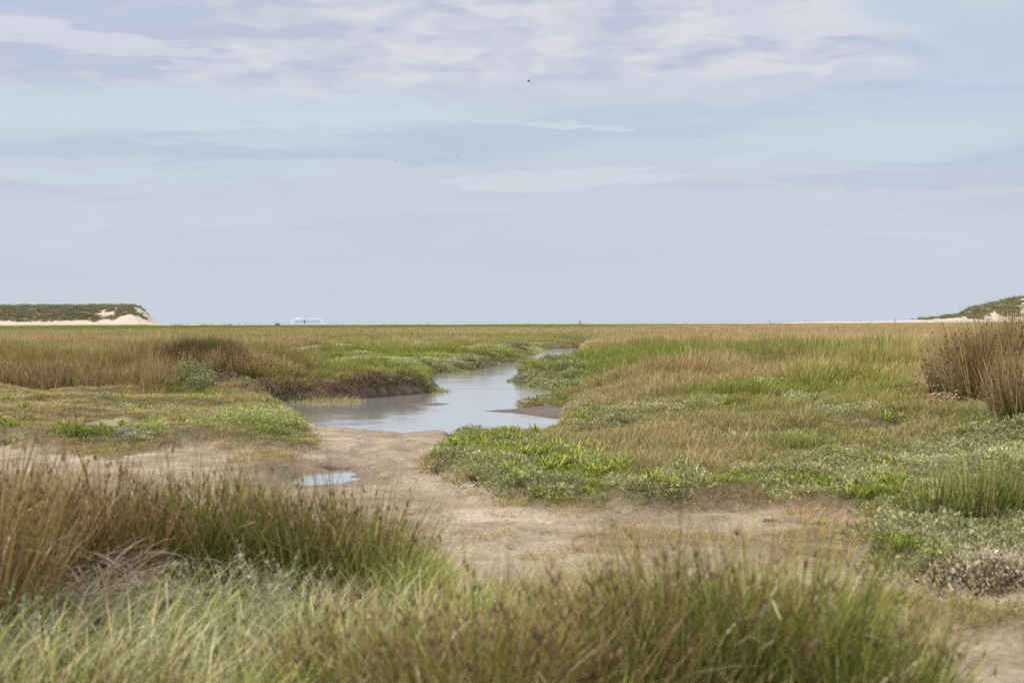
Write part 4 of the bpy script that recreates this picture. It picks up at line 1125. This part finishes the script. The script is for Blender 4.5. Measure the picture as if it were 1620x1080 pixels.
for px, py, nf, s, lab in ((1447, 630, 10, .95, 'rust coloured thrift at the left foot of the reddish rush clump'), (1466, 627, 12, 1.02, 'pink thrift just right of the rust coloured one by the rush foot'),
    (1480, 632, 12, 1.02, 'pink thrift nearest the dark foot of the reddish rushes'), (1430, 640, 8, .95, 'rust coloured thrift standing leftmost in the grass near the reddish rushes'),
    (1490, 652, 11, 1.05, 'pink thrift in the grass below the gap between the two reddish clumps'), (1505, 660, 9, 1.05, 'lowest pink thrift, left of the front olive rush clump'),
    (1470, 658, 9, .95, 'rust thrift left of the lowest pink one'), (1522, 640, 7, .95, 'rust thrift between the tall clump and the front olive clump')):
    x, y, z = spot(px, py, .4); thrift(x, y, nf, s, lab)

# --- the dark mound on the marsh edge
x, y = P(440, 516, .1); y = 780.; x = (440 - 810) / FPX * y
bush('distant_bush', 'small dark rounded bush on the marsh edge left of the ship', 'bush', x, y, (1.6, 1.6), 1.9, 2, 500, .3, OLIVEL, None, .6)

# ------------------------------------------------------------------ birds, people, posts, ship
M_BIRD = plain('dark_plumage', (.035, .034, .034), .7, .2)
def bird(label, px, py, d, span, flap, rz, roll):
    az = (px - 810) / FPX; el = (509.5 - (px - 810) / 300.0 - py) / FPX
    bm = bmesh.new()
    def loft(rings):
        vs = [[bm.verts.new(p) for p in ring] for ring in rings]
        for a, b in zip(vs, vs[1:]):
            for i in range(len(a)): bm.faces.new((a[i], a[(i + 1) % len(a)], b[(i + 1) % len(b)], b[i]))
        bm.faces.new(vs[0][::-1]); bm.faces.new(vs[-1])
    h = span / 2
    body = [(-.42, .012, .006), (-.30, .05, .015), (-.16, .055, .05), (.0, .075, .07), (.14, .06, .06), (.22, .042, .045), (.28, .045, .045), (.33, .03, .03), (.38, .008, .008)]
    loft([[(u * span * .95, w * span * .9 * math.cos(t * PI / 4), v_ * span * .9 * math.sin(t * PI / 4)) for t in range(8)] for u, w, v_ in body])
    for s in (-1, 1):
        rings = []
        for q in (0.0, .25, .5, .75, 1.0):
            yy = s * (.03 * span + q * h); zz = math.sin(q * PI * .62) * flap * h - .25 * flap * h * q
            ch = span * (.20 - .03 * q) * (1 - .75 * q ** 3); sw = -.10 * span * q ** 1.6 + .04 * span * math.sin(q * PI)
            th = .018 * span * (1 - .7 * q)
            rings.append([(sw + ch * .5, yy, zz), (sw + ch * .1, yy, zz + th), (sw - ch * .5, yy, zz), (sw + ch * .1, yy, zz - th * .4)])
        if s < 0: rings = rings[::-1]
        loft(rings)
    bmesh.ops.recalc_face_normals(bm, faces=bm.faces)
    me = bpy.data.meshes.new('bird'); bm.to_mesh(me); bm.free(); me.materials.append(M_BIRD)
    o = link('bird', me, None, (az * d, d, ZC + el * d)); o.rotation_euler = (roll, .05, rz)
    tag(o, label, 'bird', 'birds flying over the marsh')
bird('large dark bird gliding under the cloud near the top centre', 838, 130, 210, 1.05, .22, 2.9, .15)
bird('dark bird high above the right hand meadow, wings folded', 1103, 228, 260, .50, .45, 1.4, .3)
bird('tiny bird in the middle of the sky, higher of the two left of centre', 725, 248, 300, .55, .4, .8, -.3)
bird('tiny bird in the middle of the sky, lower of the two left of centre', 626, 256, 300, .55, .4, .8, -.3)
bird('tiny bird low above the ship, left one of a pair', 518, 462.5, 330, .50, .3, .7, -.3)
bird('tiny bird low above the ship, right one of a pair', 528, 462, 330, .62, .3, .7, -.3)

M_JACKET = [plain('navy_cloth', (.035, .04, .06), .8, .1), plain('red_cloth', (.42, .06, .04), .8, .1), plain('grey_cloth', (.16, .16, .17), .8, .1)]
M_TROUSER = plain('dark_trousers', (.035, .035, .045), .85, .1); M_SKIN = plain('skin', (.50, .33, .25), .6, .3); M_HAIR = plain('brown_hair', (.07, .045, .03), .7, .2)
def person(label, px, d, jacket, rz, stride):
    x = (px - 810) / FPX * d; z = zat(x, d)
    if 1036 < d: z = max(z, float(hl(np.array([x]), np.array([d]))[0]) if x < 0 else float(hr(np.array([x]), np.array([d]))[0]))
    pts = {'pelvis': (0, 0, .95), 'waist': (0, 0, 1.1), 'chest': (0, 0, 1.32), 'neck': (0, 0, 1.48), 'chin': (.01, 0, 1.55), 'brow': (.02, 0, 1.66), 'crown': (0, 0, 1.72)}
    R = {'pelvis': (.15, .11), 'waist': (.13, .10), 'chest': (.17, .12), 'neck': (.055, .055), 'chin': (.065, .06), 'brow': (.085, .078), 'crown': (.06, .06)}
    E = [('pelvis', 'waist'), ('waist', 'chest'), ('chest', 'neck'), ('neck', 'chin'), ('chin', 'brow'), ('brow', 'crown')]
    for s, nm in ((1, 'l'), (-1, 'r')):
        st = s * stride
        for q, p, r in (('hip', (0, .09 * s, .90), .09), ('knee', (.10 * abs(stride) * 2 + st * .5, .09 * s, .50), .06), ('ankle', (st, .09 * s, .09), .04), ('toe', (st + .16, .10 * s, .035), .035),
                        ('sho', (0, .19 * s, 1.41), .055), ('elb', (-st * .35 - .02, .24 * s, 1.13), .045), ('wri', (-st * .7 + .06, .24 * s, .90), .03), ('hand', (-st * .8 + .08, .24 * s, .80), .03)):
            pts[q + nm] = p; R[q + nm] = (r, r)
        E += [('pelvis', 'hip' + nm), ('hip' + nm, 'knee' + nm), ('knee' + nm, 'ankle' + nm), ('ankle' + nm, 'toe' + nm), ('chest', 'sho' + nm), ('sho' + nm, 'elb' + nm), ('elb' + nm, 'wri' + nm), ('wri' + nm, 'hand' + nm)]
    def skin(keys, edges, grow, mats, nm, parent=None):
        idx = {kk: i for i, kk in enumerate(keys)}
        me = bpy.data.meshes.new(nm); me.from_pydata([pts[kk] for kk in keys], [(idx[a], idx[b]) for a, b in edges], [])
        o = link(nm, me, parent); me.materials.append(mats)
        md = o.modifiers.new('skin', 'SKIN'); o.modifiers.new('smooth', 'SUBSURF').levels = 1
        o.modifiers['smooth'].render_levels = 1
        for i, kk in enumerate(keys):
            rr = R[kk]; me.skin_vertices[0].data[i].radius = (rr[0] + grow, rr[1] + grow)
        me.skin_vertices[0].data[0].use_root = True
        return o
    body = skin(list(pts), E, 0, M_SKIN, 'person')
    body.location = (x, d, z); body.rotation_euler = (0, 0, rz)
    jk = ['pelvis', 'waist', 'chest', 'shol', 'elbl', 'wril', 'shor', 'elbr', 'wrir']
    skin(jk, [e for e in E if e[0] in jk and e[1] in jk], .018, jacket, 'jacket', body)
    tk = ['pelvis', 'hipl', 'kneel', 'anklel', 'hipr', 'kneer', 'ankler']
    skin(tk, [e for e in E if e[0] in tk and e[1] in tk], .012, M_TROUSER, 'trousers', body)
    bm = bmesh.new(); bmesh.ops.create_uvsphere(bm, u_segments=12, v_segments=8, radius=.098)
    for v in bm.verts: v.co = Vector((v.co.x * 1.05 - .012, v.co.y * .95, max(v.co.z, -.02) * 1.05 + 1.655))
    me = bpy.data.meshes.new('hair'); bm.to_mesh(me); bm.free(); me.materials.append(M_HAIR); link('hair', me, body)
    return tag(body, label, 'person', 'people on the far beach')
person('person in dark clothes standing on the sand below the left dune', 220, 1030, M_JACKET[0], .3, .12)
person('tiny dark figure walking on the sand just right of the left dune', 271, 1010, M_JACKET[2], 0., .22)
person('tiny dark figure on the beach strip, alone between the left dune and the group', 298, 1020, M_JACKET[0], 3., .22)
person('tiny figure leading the small group on the beach left of the ship', 366, 1040, M_JACKET[0], 0., .2)
person('tiny figure in the middle of the small group on the beach left of the ship', 378, 1045, M_JACKET[2], 0., .2)
person('tiny figure at the back of the small group, nearest the ship', 389, 1045, M_JACKET[0], 0., .2)
person('tiny figure in red on the far sand at right', 1377, 985, M_JACKET[1], 1., .1)
person('tiny dark figure on the pale sand slope left of the right dune', 1362, 1050, M_JACKET[2], 2., .2)
person('tiny dark figure walking on the sand at the foot of the right dune', 1478, 990, M_JACKET[0], 3., .2)

M_POST = plain('weathered_post', (.075, .07, .068), .85, .1, .25)
def post(label, px, d, hgt, rad):
    x = (px - 810) / FPX * d; z = max(zat(x, d), -1.2)
    t = thing('beach_pole', label, 'pole', (x, d, z), 'poles on the beach')
    for nm, r0, r1, z0, z1, mt in (('shaft', rad, rad * .85, -.5, hgt, M_POST), ('cap', rad * 1.15, rad * .9, hgt, hgt + .25, M_POST)):
        bm = bmesh.new(); bmesh.ops.create_cone(bm, cap_ends=True, segments=12, radius1=r0, radius2=r1, depth=z1 - z0)
        for v in bm.verts: v.co.z += (z0 + z1) / 2
        bmesh.ops.bevel(bm, geom=[e for e in bm.edges if abs(e.verts[0].co.z - e.verts[1].co.z) < 1e-4], offset=rad * .15, segments=1, affect='EDGES')
        me = bpy.data.meshes.new(nm); bm.to_mesh(me); bm.free(); me.materials.append(mt); link(nm, me, t)
post('dark pole standing on the beach in front of the sea, right of centre', 917.5, 1050, 2.6, .42)
post('thin dark pole on the sand in the gap before the right hand ridge', 1417, 1040, 2.0, .2)
post('thin dark pole above the brown field, between the sea and the right dune', 1218, 1060, 2.0, .25)

def ship():
    d = 6000.; x = (487 - 810) / FPX * d; s = 139.
    t = thing('ship', 'large white ferry with a dark side opening crossing the sea on the horizon', 'ship', (x, d, -1.0))
    M_SHIP = plain('white_ship_paint', (.84, .84, .86), .4, .5, .03, .05); M_BAND = plain('ship_window_glass', (.54, .56, .61), .2, .5, .05, .1); M_DARK = plain('ship_dark_opening', (.03, .045, .07), .6)
    def block(nm, x0, x1, y0, y1, z0, z1, rake0=0, rake1=0, mt=M_SHIP, par=t):
        bm = bmesh.new()
        P4 = lambda xa, xb, z: [bm.verts.new(p) for p in ((xa, y0, z), (xb, y0, z), (xb, y1, z), (xa, y1, z))]
        a = P4(x0, x1, z0); b = P4(x0 + rake0, x1 - rake1, z1)
        bm.faces.new(a[::-1]); bm.faces.new(b)
        for i in range(4): bm.faces.new((a[i], a[(i + 1) % 4], b[(i + 1) % 4], b[i]))
        bmesh.ops.bevel(bm, geom=bm.edges[:], offset=.35, segments=1, affect='EDGES')
        me = bpy.data.meshes.new(nm); bm.to_mesh(me); bm.free(); me.materials.append(mt)
        return link(nm, me, par)
    h = block('hull', -70, 69, -11, 11, -2, 9, -1, 5)
    up = block('superstructure', -66, 65, -10.2, 10.2, 9, 17, 8, 10)
    block('top_deck', -54, -14, -9, 9, 17, 20.5, 3, 2); block('top_deck', 0, 48, -9, 9, 17, 18.5, 2, 4)
    block('side_opening', -14.5, -9.5, -11.6, -11.02, 2.5, 12, 0, 0, M_DARK)
    for z0 in (3.5, 7.0): block('window_band', -58, 58, -11.35, -11.02, z0, z0 + 1.4, 0, 0, M_BAND, h)
    for z0 in (11.0, 14.0): block('window_band', -52, 52, -10.6, -10.22, z0, z0 + 1.5, 0, 0, M_BAND, up)
    block('bridge', 28, 38, -9.5, 9.5, 18.5, 22.5, 1, 2); block('funnel', -48, -42, -3, 3, 20.5, 25, 1, 1)
    block('funnel', -44, -30, -4, 4, 20.5, 22.5, 1, 1); block('bridge', -28, -14, -9.5, 9.5, 20.5, 22.5, 1, 1)
    block('mast', 31, 34, -1, 1, 22.5, 28, 1, 1); block('radar_dome', 44, 48, -2, 2, 18.5, 22, 1, 1); block('mast', -46.5, -45, -.7, .7, 25, 28, .3, .3)
ship()

def litter():
    """bits of straw, weed and shell lying on the bare sand"""
    n = 9000; x, y = wedge(n, 8.6, 25, .4, .43, 2)
    k = (path_mask(x, y) > .8) & (sdf(CREEK, x, y) > .2) & (fbm(x / .8, y / .8, 191) > .47) & (np.hypot(x - PUDDLE.mean(0)[0], y - PUDDLE.mean(0)[1]) > .6)
    x, y = x[k][:1700], y[k][:1700]; n = len(x)
    root = np.stack([x, y, height(x, y) + .012], -1)
    g = ribbons(root, rng.random(n) * 6.28, .025 + .10 * rng.random(n) ** 2.5, 1.35 + .15 * rng.random(n), .1 * rng.normal(size=n), .006 + .012 * rng.random(n), rng.random(n) * PI, [.6, 1., .8, .4])
    v, f, t_, r_ = g
    M = blade_mat('strandline_bits', (.09, .07, .05), (.17, .13, .09), (.26, .20, .14), (.55, .50, .42), .3, .5)
    tag(link('litter', new_mesh('litter', v, f, [M], {'along': t_, 'pick': r_})), kind='stuff')
litter()
near_cover(); mid_cover(); far_cover(); dune_cover()
# ------------------------------------------------------------------ light, sky, camera
SUN_EL, SUN_AZ = math.radians(52), math.radians(252)      # azimuth clockwise from +Y
sun = bpy.data.lights.new('sun', 'SUN'); sun.energy = 3.8; sun.angle = math.radians(7); sun.color = (1., .95, .86)
so = bpy.data.objects.new('sun', sun); COL.objects.link(so)
sd = Vector((math.sin(SUN_AZ) * math.cos(SUN_EL), math.cos(SUN_AZ) * math.cos(SUN_EL), math.sin(SUN_EL)))
so.rotation_euler = (-sd).to_track_quat('-Z', 'Y').to_euler()

def sky():
    w = bpy.data.worlds.new('World'); sc.world = w; w.use_nodes = True
    k = NT(w.node_tree)
    st = k.n('ShaderNodeTexSky', sky_type='NISHITA', sun_disc=False, sun_elevation=SUN_EL, sun_rotation=SUN_AZ)
    tc = k.n('ShaderNodeTexCoord'); sp = k.n('ShaderNodeSeparateXYZ'); k.put(sp.inputs[0], tc.outputs['Generated'])
    X, Y, Z = sp.outputs
    el = k.m('ARCSINE', Z); az = k.m('ARCTAN2', X, Y)
    px = k.m('MULTIPLY', az, FPX / 1000.0)            # thousands of photo pixels from straight ahead
    py = k.m('MULTIPLY', el, FPX / 1000.0)            # thousands of photo pixels above the horizon
    den = k.m('ADD', k.m('MAXIMUM', Z, 0.0), .075)
    cv = k.n('ShaderNodeCombineXYZ'); k.put(cv.inputs[0], k.m('DIVIDE', X, den)); k.put(cv.inputs[1], k.m('DIVIDE', Y, den)); Q = cv.outputs[0]
    cs = k.n('ShaderNodeCombineXYZ'); k.put(cs.inputs[0], k.m('MULTIPLY', px, .55)); k.put(cs.inputs[1], k.m('MULTIPLY', py, 4.2)); S = cs.outputs[0]
    S10 = 10.0
    def L(r, g, b):
        f = lambda v: (v / 255 / 12.92 if v / 255 <= .04045 else ((v / 255 + .055) / 1.055) ** 2.4) * S10
        return (f(r), f(g), f(b))
    warp = k.noise(S, 2.2, 5, .6); warp2 = k.noise(S, 7.0, 4, .6)
    wa = k.m('SUBTRACT', warp, .5); wb = k.m('SUBTRACT', warp2, .5)
    warp3 = k.m('SUBTRACT', k.noise(S, 21, 4, .6), .5)
    pyw = k.m('ADD', py, k.m('ADD', k.m('MULTIPLY', wa, .11), k.m('ADD', k.m('MULTIPLY', wb, .055), k.m('MULTIPLY', warp3, .03))))
    pxw = k.m('ADD', px, k.m('ADD', k.m('MULTIPLY', wa, .7), k.m('MULTIPLY', wb, .35)))
    def blob(cx, cy, sx, sy, amp=1.0):
        a = k.m('DIVIDE', k.m('SUBTRACT', pxw, (cx - 810) / 1000.), sx / 1000.); b = k.m('DIVIDE', k.m('SUBTRACT', pyw, (510 - cy) / 1000.), sy / 1000.)
        g = k.m('POWER', 2.718, k.m('MULTIPLY', k.m('ADD', k.m('MULTIPLY', a, a), k.m('MULTIPLY', b, b)), -1.0))
        return k.m('MULTIPLY', g, amp)
    # base veil, horizon upwards
    c = k.mix(k.rng(py, .0, .10), L(202, 213, 224), L(200, 210, 223))
    c = k.mix(k.rng(py, .10, .20), c, L(202, 210, 223))
    c = k.mix(k.rng(py, .20, .31), c, L(200, 212, 225))
    # thin streaks of lilac and of clear pale blue in the lower half
    stk = k.noise(S, 3.1, 7, .62, dist=.6)
    band = k.m('MULTIPLY', k.rng(py, .05, .16), k.rng(py, .36, .30))
    c = k.mix(k.m('MULTIPLY', k.rng(stk, .50, .66), k.m('MULTIPLY', band, .75)), c, L(187, 198, 218))
    c = k.mix(k.m('MULTIPLY', k.rng(stk, .47, .33), k.m('MULTIPLY', band, .75)), c, L(206, 219, 229))
    edge = lambda b: k.rng(b, .32, .62)
    for b, col, f in ((blob(300, 180, 480, 36), L(204, 218, 228), .75), (blob(560, 200, 260, 18), L(206, 221, 229), .5),
                      (blob(760, 222, 240, 26), L(186, 197, 218), .5), (blob(1060, 195, 230, 30), L(186, 198, 219), .5), (blob(400, 248, 520, 16), L(187, 199, 218), .65),
                      (blob(930, 203, 110, 11), L(208, 220, 229), .85), (blob(880, 288, 210, 13), L(211, 219, 228), .85), (blob(250, 288, 260, 14), L(203, 217, 227), .55),
                      (blob(1440, 300, 330, 20), L(186, 197, 218), .55), (blob(1350, 245, 260, 30), L(200, 217, 228), .75), (blob(1420, 168, 260, 14), L(182, 197, 223), .55),
                      (blob(330, 345, 330, 20), L(207, 211, 223), .6), (blob(950, 370, 500, 30), L(202, 208, 222), .5)):
        c = k.mix(k.m('MULTIPLY', edge(b), f), c, col)
    # upper deck of rippled cloud, open to clear blue at the right
    deck = k.rng(k.m('ADD', py, k.m('ADD', k.m('MULTIPLY', wa, .09), k.m('MULTIPLY', wb, .05))), .315, .39)
    side = k.rng(k.m('SUBTRACT', k.m('ADD', px, k.m('ADD', k.m('MULTIPLY', wa, .35), k.m('MULTIPLY', wb, .25))), k.m('MULTIPLY', k.m('SUBTRACT', .51, py), .9)), .60, .40)
    up = k.rng(py, .55, .75)
    side = k.m('MAXIMUM', side, up)
    clear = k.m('MULTIPLY', k.rng(px, .42, .62), k.rng(py, .28, .36))
    c = k.mix(k.m('MULTIPLY', k.m('MULTIPLY', clear, k.rng(warp, .62, .42)), .6), c, L(188, 206, 226))
    cs2 = k.n('ShaderNodeCombineXYZ'); k.put(cs2.inputs[0], k.m('MULTIPLY', px, 1.25)); k.put(cs2.inputs[1], k.m('MULTIPLY', py, 4.6))
    rip = k.noise(cs2.outputs[0], 7.0, 7, .55, dist=.35); rip2 = k.noise(Q, 1.3, 6, .55)
    rr = k.m('ADD', k.m('MULTIPLY', rip, .75), k.m('MULTIPLY', rip2, .25))
    leftblue = k.rng(px, -.15, -.75, .0, .085)
    dcol = k.mix(k.rng(k.m('SUBTRACT', rr, leftblue), .38, .50), L(190, 198, 219), L(209, 211, 223))
    dcol = k.mix(k.rng(k.m('SUBTRACT', rr, leftblue), .49, .60), dcol, L(223, 222, 230))
    for b, col, f in ((blob(60, 80, 330, 13), L(218, 219, 231), .85), (blob(330, 92, 240, 12), L(214, 216, 229), .8), (blob(80, 118, 300, 16), L(188, 198, 220), .8), (blob(110, 45, 300, 22), L(189, 199, 221), .75),
                      (blob(330, 118, 130, 9), L(216, 217, 228), .6), (blob(1240, 60, 200, 30), L(226, 226, 233), .6), (blob(1350, 20, 120, 25), L(232, 231, 236), .6), (blob(950, 150, 420, 24), L(207, 211, 225), .6)):
        dcol = k.mix(k.m('MULTIPLY', edge(b), f), dcol, col)
    c = k.mix(k.m('MULTIPLY', k.m('MULTIPLY', deck, side), .92), c, dcol)
    # overcast above the frame: brighter towards the zenith
    over = k.rng(el, .24, .9)
    zc = k.mix(k.rng(k.noise(Q, .9, 5, .55), .35, .65), L(214, 220, 232), L(250, 248, 248))
    sc_ = k.n('ShaderNodeVectorMath', operation='SCALE'); k.put(sc_.inputs[0], zc); sc_.inputs['Scale'].default_value = ZENITH
    c = k.mix(over, c, sc_.outputs[0])
    c = k.mix(.94, st.outputs[0], c)
    bg = k.n('ShaderNodeBackground'); k.put(bg.inputs[0], c); bg.inputs[1].default_value = .1
    o = k.n('ShaderNodeOutputWorld'); k.t.links.new(bg.outputs[0], o.inputs[0])
ZENITH = 1.25
sky()

cam = bpy.data.cameras.new('camera'); co = bpy.data.objects.new('camera', cam); COL.objects.link(co)
cam.lens = 50.0; cam.sensor_width = 36.0; cam.clip_start = .1; cam.clip_end = 120000
co.matrix_world = Matrix.Translation((0, 0, ZC)) @ Matrix.Rotation(PI / 2 - math.atan(30.5 / FPX), 4, 'X') @ Matrix.Rotation(-math.atan(1 / 300.0), 4, 'Z')
cam.dof.use_dof = True; cam.dof.focus_distance = 30; cam.dof.aperture_fstop = 2.8
sc.camera = co

sc.view_settings.view_transform = 'Standard'; sc.view_settings.look = 'None'; sc.view_settings.exposure = 0; sc.view_settings.gamma = 1
sc.cycles.use_denoising = False
sc.cycles.max_bounces = 5; sc.cycles.diffuse_bounces = 3; sc.cycles.transmission_bounces = 3; sc.cycles.glossy_bounces = 3
